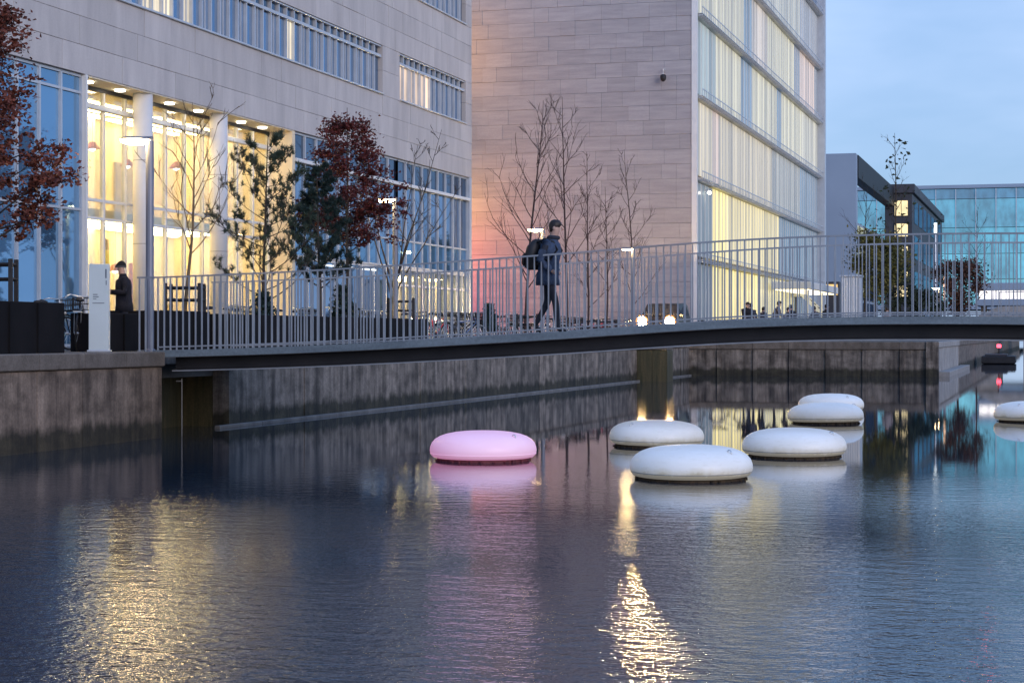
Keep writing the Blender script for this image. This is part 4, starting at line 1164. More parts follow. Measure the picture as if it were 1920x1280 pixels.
def leaf(mb, rng, p, s):
    u = Vector((rng.gauss(0, 1), rng.gauss(0, 1), rng.gauss(0, 0.6))).normalized()
    v = u.cross(Vector((rng.gauss(0, 1), rng.gauss(0, 1), rng.gauss(0, 1)))).normalized()
    n = u.cross(v)
    s *= rng.uniform(0.7, 1.3)
    a, b, c = u*s, v*s*0.42, n*s*0.10
    P = Vector(p)
    mb.add([P - a*0.5, P + b*0.75 - a*0.12 + c, P + b*0.5 + a*0.1, P + a*0.55 - c, P - b*0.5 + a*0.1, P - b*0.75 - a*0.12 + c],
           [(0, 1, 2), (0, 2, 3), (0, 3, 4), (0, 4, 5)])
def leafy_tree(label, x, L, top_y, low_y, seed, leafmat, rad, nl, size, name='red_oak', group='leafy trees on the quay', shape='cone', Z=None, limbs=34, r0=0.06, blob=0.20, gaps=0.0, cat='tree'):
    Z = Z or depth_on(x, L); X, Y = at(x, Z); H = zz(top_y, Z)-ZQ; lo = zz(low_y, Z)-ZQ; rng = random.Random(seed)
    t = thing(name, label, cat, (X, Y, ZQ), group)
    tm, lm, cm = MB(), MB(), MB()
    tr = limb(tm, rng, (0, 0, 0), (0, 0, 1), H*0.97, r0, 10, 0.1, 0.02, 0.12)
    spots = []; wts = []
    for k in range(limbs):
        f = (k+rng.random()*0.8)/limbs
        z = lo + (H-lo)*f
        u = min(0.97, z/(H*0.97))
        p, _ = along(tr, max(0.03, u*0.94))
        az = k*2.4+rng.uniform(-0.5, 0.5)
        if shape == 'cone': rr = rad*(1.0-0.80*f**1.25)
        elif shape == 'round': rr = rad*math.sqrt(max(0.06, 1-(2*f-1)**2))
        else: rr = rad*(1-0.5*f)
        rr *= rng.uniform(0.72, 1.12)
        d = Vector((math.cos(az), math.sin(az), rng.uniform(0.15, 0.6)))
        l1 = limb(lm, rng, p, d, rr, r0*0.3*(1-0.6*f), 5, 0.05, 0.10, 0.2, 0.004)
        for j in range(6):
            q, ax = along(l1, rng.uniform(0.3, 1.0))
            l2 = limb(lm, rng, q, side_dir(rng, ax, rng.uniform(0.5, 1.0)), rr*rng.uniform(0.2, 0.42), 0.006, 3, 0.03, 0.15, 0.4, 0.003)
            if rng.random() > gaps: spots.append((l2[-1], rng.uniform(0.6, 1.4))); wts.append(rr)
            if rng.random() > 0.4+gaps: spots.append((q, rng.uniform(0.5, 1.0))); wts.append(rr)
    for c, w_ in rng.choices(spots, weights=wts, k=nl):
        leaf(cm, rng, c + Vector((rng.gauss(0, blob*w_), rng.gauss(0, blob*w_), rng.gauss(0, blob*w_*0.6))), size)
    tm.build('trunk', M['bark'], t, smooth=True)
    lm.build('branches', M['bark'], t, kind='stuff')
    cm.build('crown', leafmat, t, kind='stuff')
    return t
def pine_tree(label, x, L, top_y, low_y, seed, mat, rad, name='pine_tree', limbs=22, tufts=9, needles=26, nlen=0.15, trunk_r=0.05, rising=0.55, group='conifers on the quay', tuft_from=0.45, width=0.016):
    Z = depth_on(x, L); X, Y = at(x, Z); H = zz(top_y, Z)-ZQ; lo = zz(low_y, Z)-ZQ; rng = random.Random(seed)
    t = thing(name, label, 'tree', (X, Y, ZQ), group)
    tm, lm, cm = MB(), MB(), MB()
    tr = limb(tm, rng, (0, 0, 0), (0, 0, 1), H*0.97, trunk_r, 10, 0.1, 0.015, 0.15)
    cen = [tr[-1]]
    for k in range(limbs):
        f = (k+rng.random())/limbs
        u = (lo+(H-lo)*f)/H
        p, _ = along(tr, min(0.98, max(0.05, u-0.06)))
        az = k*2.2+rng.uniform(-0.6, 0.6)
        rr = rad*(1.0-0.72*f)*rng.uniform(0.65, 1.15)
        l1 = limb(lm, rng, p, Vector((math.cos(az), math.sin(az), rng.uniform(0.1, rising))), rr, trunk_r*0.36*(1-0.5*f), 5, 0.10, 0.10, 0.25, 0.006)
        for j in range(tufts):
            q, ax = along(l1, rng.uniform(tuft_from, 1.0))
            l2 = limb(lm, rng, q, (side_dir(rng, ax, rng.uniform(0.3, 0.9)) + Vector((0, 0, 0.4))), rr*rng.uniform(0.08, 0.28)+0.04, 0.006, 2, 0.15, 0.08, 0.6, 0.005)
            cen.append(l2[-1])
    for c in cen:
        ax = Vector((rng.gauss(0, 0.4), rng.gauss(0, 0.4), 1)).normalized()
        for k in range(needles):
            d = side_dir(rng, ax, rng.uniform(0.15, 1.5)); ln = nlen*rng.uniform(0.7, 1.2)
            s = d.cross(Vector((rng.gauss(0, 1), rng.gauss(0, 1), rng.gauss(0, 1)))).normalized()*width
            b = c - ax*rng.uniform(0, 0.10)
            cm.add([b-s*0.5, b+s*0.5, b+d*ln], [(0, 1, 2)])
    tm.build('trunk', M['bark'], t, smooth=True)
    lm.build('branches', M['bark'], t, kind='stuff')
    cm.build('crown', mat, t, kind='stuff')
    return t
leafy_tree('large tree with dark red oak leaves cut off by the left edge', -12, 18.0, -70, 455, 5, M['leaf_brick'], 1.55, 10500, 0.092, shape='cone', limbs=54, r0=0.08, blob=0.12, gaps=0.40)
leafy_tree('dark red leaved oak in front of the pale stone facade', 655, 18.0, 186, 468, 11, M['leaf_red'], 1.55, 10000, 0.092, limbs=50, blob=0.125, gaps=0.36)
bare_tree('small bare tree lit from behind by the portico', 345, 18.0, 192, 3, M['bark_tan'], 0.44, 15, 0.36, 0.048)
pine_tree('open branched pine silhouetted against the lit portico', 490, 18.0, 236, 545, 8, M['leaf_pine'], 1.95, limbs=36, tufts=15, needles=26, nlen=0.125, tuft_from=0.35)
pine_tree('dense dark conifer between the pine and the red oak', 600, 18.0, 290, 520, 15, M['leaf_fir'], 1.15, 'dark_conifer', 44, 15, 40, 0.13, 0.06, 0.3, tuft_from=0.2)
bare_tree('bare tree with several curved stems by the second street lamp', 737, 18.0, 205, 23, M['bark'], 0.20, 18, 0.3, 0.045, multi=6, bias=0.45)
bare_tree('tall bare tree in front of the warm glow on the gable, leftmost there', 985, 18.0, 186, 31, M['bark_red'], 0.38, 22, 0.20, 0.062)
bare_tree('tall bare tree just right of the walking person', 1062, 18.0, 180, 37, M['bark_red'], 0.32, 18, 0.30, 0.062, lean=(0.04, 0))
bare_tree('thin bare tree in the middle of the gable group', 1103, 18.0, 285, 41, M['bark_red'], 0.30, 16, 0.16, 0.05)
bare_tree('low forked bare tree in the gable group', 1136, 18.2, 350, 43, M['bark_red'], 0.36, 14, 0.3, 0.045)
bare_tree('bare tree nearest the blank right part of the gable', 1186, 18.0, 280, 47, M['bark_red'], 0.26, 18, 0.16, 0.052)
leafy_tree('yellow green autumn tree on the far promenade', 1640, 10, 432, 560, 51, M['leaf_green'], 1.65, 5200, 0.17, 'autumn_tree', 'trees on the far promenade', 'round', 107, 34, 0.09, 0.24)
leafy_tree('dark green tree behind the yellow green autumn tree', 1672, 10, 455, 590, 53, M['leaf_dark'], 1.6, 4600, 0.17, 'dark_tree', 'trees on the far promenade', 'round', 116, 30, 0.09, 0.24)
leafy_tree('russet leaved hedge tree at the canal edge far right', 1795, 6, 482, 592, 57, M['leaf_brown'], 1.5, 5200, 0.17, 'russet_tree', 'trees on the far promenade', 'round', 122, 34, 0.09, 0.26)
leafy_tree('small deep green bush below the far street lamp', 1728, 7, 545, 605, 59, M['leaf_dark'], 1.1, 2600, 0.16, 'green_bush', 'trees on the far promenade', 'round', 118, 20, 0.05, 0.22, cat='bush')
bare_tree('tall thin tree with few leaves at its top above the dark building', 1690, 9.5, 250, 61, M['bark'], 0.22, 18, 0.35, 0.10, name='thin_tree', group='trees on the far promenade', leaves=90)
bare_tree('faint bare tree before the teal glass building', 1830, 5.6, 395, 67, M['bark'], 0.34, 16, 0.3, 0.07, name='thin_tree', group='trees on the far promenade')
bare_tree('bare tree in front of the grey slab building', 1622, 11.5, 345, 71, M['bark'], 0.32, 16, 0.3, 0.08, name='thin_tree', group='trees on the far promenade')
# dark evergreen shrubs in the planters; the last stands in for an unidentified shape
for (x, ty, ly, w_, sd, lab) in ((497, 540, 604, 0.26, 81, 'pointed dark shrub in the planter under the pine'), (642, 526, 604, 0.36, 82, 'tall dark shrub in the planter under the red oak'), (918, 564, 622, 0.26, 83, 'unidentified dark pointed shape, built as a shrub, between the parked bicycles and the gable')):
    leafy_tree(lab, x, 17.9, ty, ly, sd, M['leaf_fir'], w_, 1500, 0.085, 'evergreen_shrub', 'dark shrubs on the quay', 'cone', None, 18, 0.02, 0.06, cat='shrub')

# tree guards
def guard(label, x, L, h, base=0.0, w_=0.36, rz=0.3):
    Z = depth_on(x, L); X, Y = at(x, Z)
    t = thing('tree_guard', label, 'tree guard', (X, Y, ZQ+base), 'black tree guards', rotz=rz)
    P = [(-w_, -w_), (w_, -w_), (w_, w_), (-w_, w_)]
    for a in P: MB().chbox(a[0]-0.035, a[0]+0.035, a[1]-0.035, a[1]+0.035, 0, h, 0.008).build('post', M['black'], t)
    for k in range(4):
        a, b = Vector((*P[k], 0)), Vector((*P[(k+1) % 4], 0)); d = (b-a).normalized()*0.036
        for z in (h-0.10, h-0.36):
            MB().tube([a+d+Vector((0, 0, z)), b-d+Vector((0, 0, z))], 0.03, 4).build('rail', M['black'], t)
guard('black wooden tree guard around the small bare tree before the portico', 347, 18.0, 0.75, 0.66)
guard('black wooden tree guard at the left edge under the red leaves', 4, 18.0, 0.95, 0.70, 0.2)
guard('black wooden tree guard around the multi stemmed tree', 752, 18.0, 0.70, 0.66)
guard('black wooden tree guard around the leftmost tree at the gable', 988, 18.0, 1.05)
guard('black wooden tree guard around the thin middle tree at the gable', 1104, 18.0, 0.95)
guard('black wooden tree guard around the low forked tree at the gable', 1139, 18.2, 0.95)

# ------------------------------------------------------------------ bicycles
def make_bike():
    t = thing('bicycle', 'x', 'bicycle', (0, 0, 0), 'bicycles parked on the quay')
    R = 0.335
    for wx in (-0.53, 0.53):
        w_ = MB().torus((wx, 0, R), R-0.02, 0.02, 22, 6).build('wheel', M['rubber'], t, smooth=True)
        MB().torus((wx, 0, R), R-0.048, 0.010, 22, 5).build('rim', M['chrome'], w_, smooth=True)
        s = MB()
        for k in range(14):
            a = 2*math.pi*k/14
            s.tube([(wx, 0.02*(-1)**k, R), (wx+math.cos(a)*(R-0.05), 0, R+math.sin(a)*(R-0.05))], 0.0025, 3, cap=False)
        s.tube([(wx, -0.05, R), (wx, 0.05, R)], 0.025, 8)
        s.build('spokes', M['chrome'], w_)
        f = MB(); pts = [(wx+math.cos(a)*(R+0.03), 0, R+math.sin(a)*(R+0.03)) for a in [math.radians(d) for d in range(20, 190, 17)]]
        f.tube(pts, 0.018, 4); f.build('mudguard', M['black'], t)
    m = MB()
    bb, seat, head, headl = (-0.08, 0, 0.29), (-0.22, 0, 0.80), (0.36, 0, 0.86), (0.40, 0, 0.70)
    m.tube([bb, seat], 0.017, 7); m.tube([bb, headl], 0.019, 7); m.tube([(-0.20, 0, 0.70), (0.37, 0, 0.80)], 0.016, 7)
    m.tube([headl, head], 0.021, 7)
    for sd in (-1, 1):
        m.tube([bb, (-0.53, sd*0.05, R)], 0.010, 6); m.tube([(-0.20, 0, 0.72), (-0.53, sd*0.05, R)], 0.009, 6)
    m.build('frame', M['bike_paint'], t, smooth=True)
    m = MB()
    for sd in (-1, 1): m.tube([headl, (0.45, sd*0.05, 0.62), (0.53, sd*0.05, R)], 0.012, 6)
    m.build('fork', M['bike_paint'], t, smooth=True)
    m = MB().tube([head, (0.33, 0, 1.0)], 0.014, 6)
    m.tube([(0.18, -0.28, 1.02), (0.28, -0.22, 1.05), (0.34, -0.08, 1.02), (0.34, 0.08, 1.02), (0.28, 0.22, 1.05), (0.18, 0.28, 1.02)], 0.012, 6)
    m.build('handlebar', M['chrome'], t, smooth=True)
    m = MB().lathe([(0.02, -0.02), (0.11, 0.0), (0.10, 0.035), (0.03, 0.05)], 12, (-0.28, 0, 0.93), sx=1.2, sy=0.8); m.tube([seat, (-0.25, 0, 0.93)], 0.014, 6)
    m.tube([(-0.22, 0, 0.955), (-0.04, 0, 0.95)], [0.05, 0.02], 6)
    m.build('saddle', M['black'], t, smooth=True)
    m = MB().lathe([(0.085, -0.005), (0.085, 0.005)], 14, (-0.08, -0.05, 0.29), 'y')
    m.tube([(-0.08, -0.07, 0.29), (0.06, -0.07, 0.20)], 0.011, 5); m.tube([(-0.08, 0.07, 0.29), (-0.22, 0.07, 0.38)], 0.011, 5)
    m.box(0.02, 0.10, -0.15, -0.07, 0.19, 0.21); m.box(-0.26, -0.18, 0.07, 0.15, 0.37, 0.39)
    m.build('crank', M['black'], t)
    m = MB(); x0, x1, y0, y1, z0, z1 = 0.42, 0.74, -0.19, 0.19, 0.78, 1.0
    for z in (z0, (z0+z1)/2, z1): m.tube([(x0, y0, z), (x1, y0, z), (x1, y1, z), (x0, y1, z), (x0, y0, z)], 0.008, 4)
    for k in range(7):
        f = k/6
        for y in (y0, y1): m.tube([(x0+(x1-x0)*f, y, z0), (x0+(x1-x0)*f, y, z1)], 0.005, 4)
        for xx in (x0, x1): m.tube([(xx, y0+(y1-y0)*f, z0), (xx, y0+(y1-y0)*f, z1)], 0.005, 4)
    m.box(x0, x1, y0, y1, z0-0.006, z0+0.004)
    m.build('basket', M['black'], t)
    m = MB(); m.box(-0.78, -0.36, -0.07, 0.07, 0.715, 0.735)
    for sd in (-1, 1): m.tube([(-0.60, sd*0.06, 0.715), (-0.53, sd*0.06, R)], 0.007, 4)
    m.build('luggage_rack', M['chrome'], t)
    m = MB().lathe([(0.01, -0.03), (0.04, 0.0), (0.04, 0.03)], 10, (0.46, 0, 0.74), 'x'); m.build('front_lamp', M['chrome'], t)
    return t
bike0 = make_bike(); used = []
def bike(label, x, L, rz, colr, basket=True):
    o = bike0 if not used else copy_tree(bike0); used.append(1)
    Z = depth_on(x, L); X, Y = at(x, Z)
    o.location = (X, Y, ZQ); o.rotation_euler = (math.radians(rnd.uniform(-7, 7)), 0, rz); o['label'] = label
    o.name = 'bicycle'
    for c in o.children:
        if c.name.startswith(('frame', 'fork')): c.color = colr
bike('dark bicycle with a basket beside the white sign pillar', 148, 17.4, 2.0, (0.06,0.07,0.09,1))
bike('bicycle behind the planter, left of the pine', 437, 19.6, 1.2, (0.10,0.10,0.12,1))
bike('second bicycle behind the planter, right under the pine', 462, 19.8, 1.3, (0.35,0.36,0.40,1))
bike('black bicycle parked at the left edge behind the large planter', 96, 18.9, 1.4, (0.03,0.03,0.04,1))
bike('bicycle behind the planter of the dark conifer', 566, 19.8, 1.5, (0.30,0.32,0.34,1))
bike('bicycle behind the planter just left of the second street lamp', 702, 19.7, 1.3, (0.06,0.08,0.12,1))
cols = [(0.62,0.05,0.07,1), (0.75,0.76,0.78,1), (0.10,0.10,0.11,1), (0.80,0.74,0.66,1), (0.12,0.20,0.40,1), (0.66,0.68,0.70,1), (0.16,0.09,0.08,1)]
desc = ['red bicycle at the left end of the bicycle row before the lit windows', 'silver bicycle next to the red one in the row', 'black bicycle, third in the row before the lit windows', 'beige bicycle in the middle of the row', 'blue bicycle right of the beige one in the row', 'light grey bicycle near the right end of the row', 'dark brown bicycle at the right end of the row beside the pointed shrub']
for k in range(7):
    bike(desc[k], 818+k*14.0, 18.2+0.25*(k % 2), 1.15+rnd.uniform(-0.5, 0.5), cols[k])
bike('bicycle leaning left of the leftmost gable tree', 952, 18.6, 0.5, (0.30,0.30,0.32,1))
bike('dark bicycle at the foot of the leftmost gable tree', 972, 18.9, 2.4, (0.05,0.05,0.06,1))
bike('bicycle below the walking person, behind the railing', 1028, 18.5, 0.3, (0.40,0.36,0.34,1))
bike('dark bicycle between the two tall gable trees', 1073, 18.6, 1.2, (0.08,0.05,0.05,1))
for k, (x, L, lab) in enumerate(((402, 19.3, 'bicycle behind the planters, between the bare tree and the pine'), (536, 19.5, 'bicycle behind the planters, right of the pine trunk'), (598, 19.3, 'bicycle behind the planters, below the dark conifer'), (676, 19.2, 'bicycle behind the planters, below the right side of the red oak'), (772, 19.0, 'bicycle behind the last planter, right of the multi stemmed tree'), (846, 19.5, 'rear bicycle behind the silver and black ones in the row'), (874, 19.5, 'rear bicycle behind the blue one in the row'), (938, 18.3, 'bicycle just right of the pointed shrub'), (1000, 18.4, 'bicycle just right of the leftmost gable tree guard'), (1048, 19.0, 'bicycle behind the legs of the walking person'), (1088, 18.8, 'bicycle left of the thin middle tree guard'), (1121, 19.0, 'bicycle between the two right tree guards'), (1160, 18.8, 'bicycle left of the car headlights'))):
    bike(lab, x, L, rnd.uniform(0.2, 2.4), cols[(k*3+2) % 7])
bike('bicycle parked at the corner of the frosted glass building', 1322, 15.4, 0.6, (0.10,0.10,0.14,1))
bike('bicycle behind the seated people on the far promenade', 1368, 14.2, 0.4, (0.25,0.25,0.28,1))

# ------------------------------------------------------------------ car with headlights on
CX0, CY0 = at(1229.5, 85.0)
car = thing('parked_car', 'dark car facing the viewer with both headlights on, at the corner of the gable', 'car', (CX0, CY0, ZQ), rotz=-math.pi/2)
prof = [(0.0, 0.35), (0.04, 0.78), (-0.10, 0.98), (-0.85, 1.16), (-1.55, 1.74), (-3.2, 1.80), (-3.85, 1.70), (-4.0, 1.0), (-4.0, 0.38), (-3.55, 0.30), (-0.35, 0.28)]
m = MB(); n = len(prof); vs = []; W = 0.87
for sd, ws in ((-1, 1.0), (1, 1.0)):
    for px_, pz_ in prof: vs.append((px_, sd*(W if pz_ < 1.2 else W*0.82), pz_))
fs = [tuple(range(n)), tuple(range(2*n-1, n-1, -1))] + [(i, (i+1) % n, (i+1) % n+n, i+n) for i in range(n)]
m.add(vs, fs); body = m.build('body', M['car_paint'], car)
m = MB(); m.add([(-0.88, -0.70, 1.20), (-0.88, 0.70, 1.20), (-1.53, 0.64, 1.71), (-1.53, -0.64, 1.71)], [(0, 1, 2, 3)])
for v in range(4): m.v[v] = (m.v[v][0]+0.025, m.v[v][1], m.v[v][2]+0.03)
m.build('windscreen', M['black'], car)
for sd in (-1, 1):
    m = MB(); y = sd*(W*0.80+0.055)
    m.add([(-1.2, sd*0.865, 1.22), (-3.6, sd*0.865, 1.22), (-3.5, sd*0.735, 1.66), (-1.65, sd*0.735, 1.66)], [(0, 1, 2, 3)]); m.build('side_window', M['black'], car)
    hl = MB().lathe([(0.215, 0.0), (0.20, 0.05), (0.12, 0.075), (0.0, 0.08)], 20, (0.0, sd*0.645, 0.92), 'x').build('headlight', M['headlight'], car, smooth=True)  # lens drawn oversize to take in the glare
    MB().torus((-0.03, sd*0.645, 0.92), 0.245, 0.05, 22, 8, 'x').build('headlight_halo', emat('halo_glow', (1.0, 0.42, 0.12), 1.3), hl, smooth=True)  # amber glowing ring added for the halo around the lens
    for wx in (-0.75, -3.2):
        wh = MB().lathe([(0.12, -0.10), (0.30, -0.10), (0.315, -0.06), (0.315, 0.06), (0.30, 0.10), (0.12, 0.10)], 24, (wx, sd*0.80, 0.315), 'y').build('wheel', M['rubber'], car)
        MB().lathe([(0.03, -0.108), (0.19, -0.106), (0.19, 0.106), (0.03, 0.108)], 16, (wx, sd*0.80, 0.315), 'y').build('rim', M['chrome'], wh)
    MB().chbox(-1.2, -1.05, min(sd*0.87, sd*1.05), max(sd*0.87, sd*1.05), 1.12, 1.27, 0.02).build('door_mirror', M['car_paint'], car)
MB().chbox(0.0, 0.10, -0.84, 0.84, 0.38, 0.60, 0.03).build('bumper', M['black'], car)
MB().box(0.101, 0.112, -0.26, 0.26, 0.43, 0.54).build('number_plate', M['alu_white'], car)
MB().chbox(0.03, 0.05, -0.42, 0.42, 0.66, 0.80, 0.008).build('grille', M['black'], car)

# ------------------------------------------------------------------ people
def loft(mb, secs, n=18):
    vs, fs = [], []
    for (cx, cy, cz, rx, ry) in secs:
        for k in range(n):
            a = 2*math.pi*k/n
            vs.append((cx+rx*math.cos(a), cy+ry*math.sin(a), cz))
    for i in range(len(secs)-1):
        for k in range(n):
            q = (k+1) % n
            fs.append((i*n+k, i*n+q, (i+1)*n+q, (i+1)*n+k))
    fs.append(tuple(range(n))[::-1]); fs.append(tuple((len(secs)-1)*n+k for k in range(n)))
    return mb.add(vs, fs)
def skin_mesh(verts, edges, rads, sub=2):
    me = bpy.data.meshes.new('tmp'); me.from_pydata(verts, edges, [])
    o = bpy.data.objects.new('tmp', me); col.objects.link(o)
    sk = o.modifiers.new('skin', 'SKIN'); sk.use_smooth_shade = True
    sv = me.skin_vertices[0].data
    for i, r in enumerate(rads):
        sv[i].radius = r if hasattr(r, '__len__') else (r, r); sv[i].use_root = (i == 0)
    s = o.modifiers.new('sub', 'SUBSURF'); s.levels = sub; s.render_levels = sub
    dg = bpy.context.evaluated_depsgraph_get()
    out = bpy.data.meshes.new_from_object(o.evaluated_get(dg))
    bpy.data.objects.remove(o); bpy.data.meshes.remove(me)
    return out
def person(label, loc, rz, scale, coat, pose, hem=0.80, hat=None, trousers=None, group='people on the quay and bridge', hands=True, collar=None):
    """local frame: looks along +x, left is +y"""
    t = thing('person', label, 'person', loc, group, rotz=rz); t.scale = (scale,)*3
    P = pose
    V = [(0, 0, 0.95), P['spine'], P['chest'], P['neck'], P['head0'], P['head1'], P['head2']]
    R = [(0.15, 0.12), (0.14, 0.115), (0.15, 0.12), 0.055, 0.070, (0.098, 0.078), (0.066, 0.056)]
    E = [(0, 1), (1, 2), (2, 3), (3, 4), (4, 5), (5, 6)]
    hand_end = []
    for sd, key in ((1, 'armL'), (-1, 'armR')):
        k = len(V); sh, el, wr = P[key]
        V += [sh, el, wr]; R += [0.058, 0.045, 0.030]; E += [(2, k), (k, k+1), (k+1, k+2)]
        d = (Vector(wr)-Vector(el)).normalized(); hp = Vector(wr)+d*0.075
        V.append(tuple(hp)); R.append((0.036, 0.022)); E.append((k+2, k+3))
        hand_end.append((hp, d, sd))
    for key in ('legL', 'legR'):
        k = len(V); hip, kn, an, toe = P[key]
        V += [hip, kn, an, toe]; R += [0.085, 0.058, 0.040, 0.035]; E += [(0, k), (k, k+1), (k+1, k+2), (k+2, k+3)]
    me = skin_mesh(V, E, R, 2); me.name = 'body'
    me.materials.clear(); me.materials.append(M['skin']); me.materials.append(trousers or M['trousers']); me.materials.append(M['black'])
    for p in me.polygons:
        c = p.center
        p.use_smooth = True
        near_hand = any((c-hp_).length < 0.10 for hp_, _, _ in hand_end)
        if c.z < 0.10: p.material_index = 2
        elif c.z < P['neck'][2]-0.02 and not near_hand: p.material_index = 1
    # nose, ears and fingers join the same mesh
    bm = bmesh.new(); bm.from_mesh(me)
    ex = MB(); h1 = Vector(P['head1']); fw = Vector(P.get('look', (1, 0, 0))).normalized(); lf = Vector((-fw.y, fw.x, 0))
    ex.tube([h1+fw*0.085+Vector((0, 0, 0.015)), h1+fw*0.118-Vector((0, 0, 0.02)), h1+fw*0.088-Vector((0, 0, 0.03))], [0.010, 0.016, 0.010], 6)
    for sd in (1, -1): ex.lathe([(0.006, -0.032), (0.022, -0.015), (0.026, 0.012), (0.010, 0.034)], 8, tuple(h1+lf*sd*0.080-fw*0.005), sx=1.0, sy=0.5)
    if hands:
        for hp, d, sd in hand_end:
            up = Vector((0, 0, 1)); sdv = d.cross(up).normalized() if abs(d.z) < 0.95 else Vector((1, 0, 0))
            nr = sdv.cross(d).normalized()
            for q, ln in enumerate((0.070, 0.080, 0.075, 0.058)):
                b = hp + sdv*(q-1.5)*0.019 + d*0.01
                ex.tube([b, b+d*ln*0.5+nr*0.006, b+d*ln*0.85+nr*0.026], [0.0095, 0.009, 0.007], 6)
            b = hp - sdv*0.036 - d*0.03
            ex.tube([b, b-sdv*0.02+d*0.03, b-sdv*0.016+d*0.055+nr*0.01], [0.011, 0.010, 0.008], 6)
    tm_ = ex.mesh('x', M['skin'], True); bm.from_mesh(tm_); bm.to_mesh(me); bm.free()
    obj('body', me, t)
    # coat
    c = MB(); ch, sp, nk = Vector(P['chest']), Vector(P['spine']), Vector(P['neck'])
    loft(c, [(0.0, 0, hem, 0.185, 0.205), (-0.005, 0, hem+0.12, 0.175, 0.20), (sp.x*0.5, 0, 0.98, 0.162, 0.185), (sp.x, 0, sp.z, 0.158, 0.178), (ch.x, 0, ch.z-0.06, 0.165, 0.20), (ch.x+0.002, 0, ch.z+0.06, 0.150, 0.205), (nk.x-0.02, 0, nk.z-0.045, 0.105, 0.14), (nk.x-0.005, 0, nk.z+0.015, 0.076, 0.082), (nk.x, 0, nk.z+0.055, 0.074, 0.078)])
    for key in ('armL', 'armR'):
        sh, el, wr = [Vector(q) for q in P[key]]
        inn = sh + Vector((0, -0.05 if sh.y > 0 else 0.05, 0.0))
        c.tube([inn, sh+Vector((0, 0, 0.005)), sh.lerp(el, 0.5), el, el.lerp(wr, 0.5), wr], [0.07, 0.082, 0.072, 0.064, 0.056, 0.050], 12)
    o = c.build('coat', M['cloth'], t, smooth=True); o.color = coat
    # hair or hat
    h = MB(); h1 = Vector(P['head1']); h2 = Vector(P['head2'])
    if hat:
        loft(h, [(h1.x-0.005, 0, h1.z+0.018, 0.108, 0.092), (h1.x-0.008, 0, h1.z+0.055, 0.108, 0.093), (h2.x-0.012, 0, h2.z+0.0, 0.092, 0.080), (h2.x-0.015, 0, h2.z+0.04, 0.060, 0.054), (h2.x-0.015, 0, h2.z+0.062, 0.015, 0.015)], 16)
        o = h.build('knit_cap', M['cloth'], t, smooth=True); o.color = hat
        b = MB(); loft(b, [(h1.x-0.005, 0, h1.z+0.014, 0.112, 0.096), (h1.x-0.006, 0, h1.z+0.045, 0.113, 0.097)], 16); b.build('cap_band', M['cloth'], o, smooth=True).color = (0.10, 0.10, 0.11, 1)
    else:
        loft(h, [(h1.x-0.045, 0, h1.z-0.05, 0.052, 0.070), (h1.x-0.030, 0, h1.z+0.0, 0.074, 0.085), (h1.x-0.012, 0, h1.z+0.05, 0.100, 0.088), (h2.x+0.006, 0, h2.z+0.005, 0.094, 0.080), (h2.x+0.004, 0, h2.z+0.04, 0.062, 0.058), (h2.x, 0, h2.z+0.052, 0.02, 0.02)], 16)
        h.build('hair', M['hair'], t, smooth=True)
    if collar:
        s = MB().torus((nk.x+0.005, 0, nk.z+0.02), 0.075, 0.032, 20, 8, 'z'); s.build('scarf', M['cloth'], t, smooth=True).color = collar
    return t
STAND = dict(spine=(0.01, 0, 1.12), chest=(0.015, 0, 1.33), neck=(0.03, 0, 1.47), head0=(0.045, 0, 1.54), head1=(0.06, 0, 1.635), head2=(0.05, 0, 1.725),
             armL=((0.0, 0.185, 1.40), (-0.02, 0.235, 1.12), (0.05, 0.245, 0.88)), armR=((0.0, -0.185, 1.40), (-0.02, -0.235, 1.12), (0.05, -0.245, 0.88)),
             legL=((0.0, 0.095, 0.90), (0.015, 0.10, 0.49), (-0.01, 0.105, 0.085), (0.14, 0.12, 0.035)), legR=((0.0, -0.095, 0.90), (0.02, -0.10, 0.49), (0.0, -0.105, 0.085), (0.15, -0.12, 0.035)))
WALK = dict(STAND, spine=(0.02, 0, 1.12), chest=(0.045, 0, 1.33), neck=(0.085, 0, 1.47), head0=(0.105, 0, 1.54), head1=(0.128, 0, 1.63), head2=(0.118, 0, 1.72),
            armL=((0.03, 0.185, 1.40), (-0.07, 0.24, 1.14), (0.10, 0.20, 0.98)), armR=((0.03, -0.185, 1.40), (-0.06, -0.24, 1.14), (0.12, -0.20, 0.98)),
            legL=((-0.01, 0.09, 0.90), (-0.03, 0.095, 0.49), (-0.24, 0.10, 0.13), (-0.12, 0.11, 0.04)), legR=((0.02, -0.09, 0.90), (0.15, -0.095, 0.50), (0.19, -0.10, 0.085), (0.33, -0.11, 0.045)))
HOLD = dict(STAND, armL=((0.01, 0.185, 1.40), (0.02, 0.26, 1.14), (0.24, 0.07, 1.16)), armR=((0.01, -0.185, 1.40), (0.02, -0.26, 1.14), (0.24, -0.07, 1.16)), head1=(0.075, 0, 1.63), head2=(0.07, 0, 1.72))
CYC = dict(STAND, spine=(0.06, 0, 1.12), chest=(0.14, 0, 1.31), neck=(0.19, 0, 1.44), head0=(0.215, 0, 1.50), head1=(0.235, 0, 1.595), head2=(0.225, 0, 1.685),
           armL=((0.13, 0.185, 1.38), (0.26, 0.22, 1.16), (0.44, 0.22, 1.06)), armR=((0.13, -0.185, 1.38), (0.26, -0.22, 1.16), (0.44, -0.22, 1.06)))
WX, WY = at(1027, 31.25)
person('walking person on the bridge in a long blue coat with a black backpack', (WX, WY, zd(-WX)), 0.0, 1.085, (0.055, 0.085, 0.15, 1), WALK, hem=0.76, collar=(0.03, 0.035, 0.05, 1), hands=False)
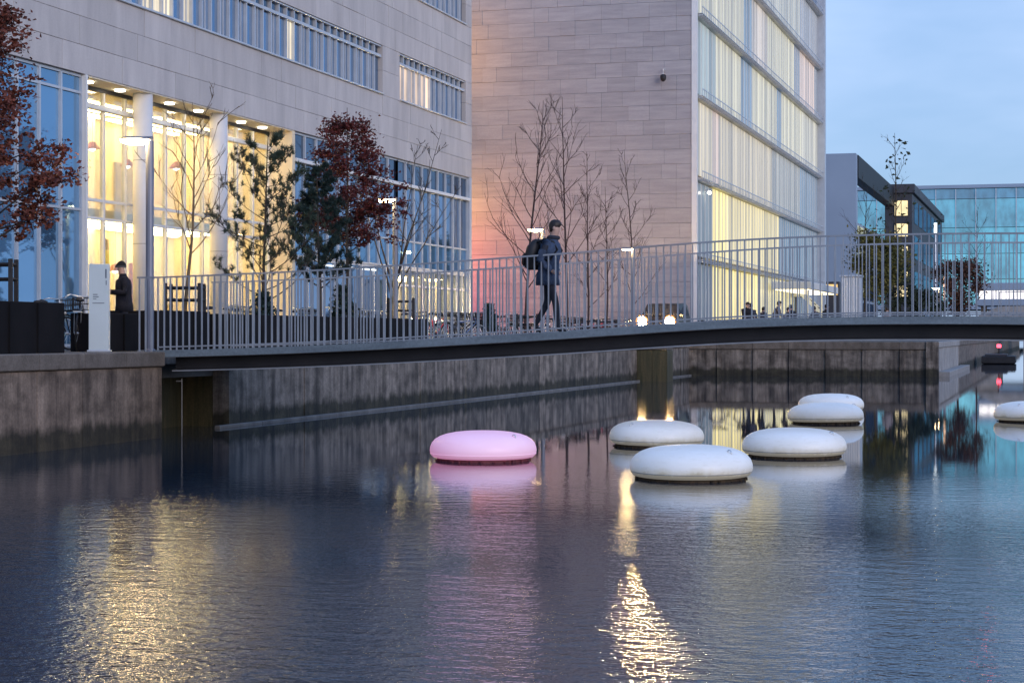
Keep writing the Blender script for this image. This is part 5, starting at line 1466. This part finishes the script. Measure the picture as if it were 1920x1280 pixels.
bp_ = thing('backpack', 'black backpack worn by the walking person on the bridge', 'backpack', (WX, WY, zd(-WX)))
bp_.scale = (1.085,)*3
m = MB(); loft(m, [(-0.235, 0, 1.00, 0.08, 0.12), (-0.250, 0, 1.04, 0.115, 0.155), (-0.245, 0, 1.20, 0.125, 0.165), (-0.215, 0, 1.36, 0.110, 0.150), (-0.175, 0, 1.46, 0.06, 0.10), (-0.165, 0, 1.475, 0.03, 0.06)], 16)
m.build('bag', M['black'], bp_, smooth=True)
m = MB(); loft(m, [(-0.355, 0, 1.06, 0.03, 0.10), (-0.372, 0, 1.10, 0.035, 0.12), (-0.365, 0, 1.22, 0.035, 0.12), (-0.35, 0, 1.26, 0.02, 0.09)], 12); m.build('front_pocket', M['black'], bp_, smooth=True)
for sd in (-1, 1):
    MB().tube([(-0.14, sd*0.10, 1.42), (0.0, sd*0.125, 1.475), (0.13, sd*0.13, 1.42), (0.19, sd*0.135, 1.30), (0.10, sd*0.20, 1.16), (-0.13, sd*0.16, 1.08)], 0.018, 6).build('shoulder_strap', M['black'], bp_, smooth=True)
SX, SY = at(233, 36.6)
person('person in black with a dark knit cap standing beside the white sign pillar', (SX, SY, ZQ), math.radians(215), 0.985, (0.012, 0.012, 0.020, 1), HOLD, hem=0.78, hat=(0.012, 0.012, 0.014, 1))
for (x, Z, rz, sc, colr, pose, hat, lab) in (
        (1398, 86, -1.0, 1.05, (0.012,0.012,0.016,1), CYC, None, 'person in black bending forward by the glass building, leftmost of the far people'),
        (1409, 88, 2.2, 1.02, (0.05,0.05,0.07,1), STAND, None, 'person in dark grey right behind the leftmost far person'),
        (1451, 85, 0.2, 1.07, (0.16,0.14,0.14,1), CYC, None, 'person in a grey jacket in front of the lit glass, middle of the far people'),
        (1491, 88, 2.9, 1.0, (0.012,0.012,0.018,1), CYC, None, 'person in a black coat right of the one in grey'),
        (1533, 92, 2.6, 1.0, (0.015,0.015,0.020,1), CYC, None, 'left one of the two dark dressed people by the outdoor stair'),
        (1548, 91, 0.5, 1.02, (0.02,0.015,0.02,1), STAND, None, 'right one of the two dark dressed people by the outdoor stair'),
        (1426, 90, 1.0, 0.96, (0.03,0.03,0.04,1), CYC, None, 'short dark person between the leftmost pair and the one in grey'),
        (1470, 90, 0.0, 0.95, (0.07,0.06,0.06,1), CYC, None, 'person in brown just behind the one in the grey jacket'),
        (1664, 97, 2.0, 1.0, (0.28,0.24,0.24,1), STAND, None, 'person in a pale coat under the autumn tree')):
    X, Y = at(x, Z)
    person(lab, (X, Y, ZQ), rz, sc, colr, pose, 0.80, hat, hands=False)
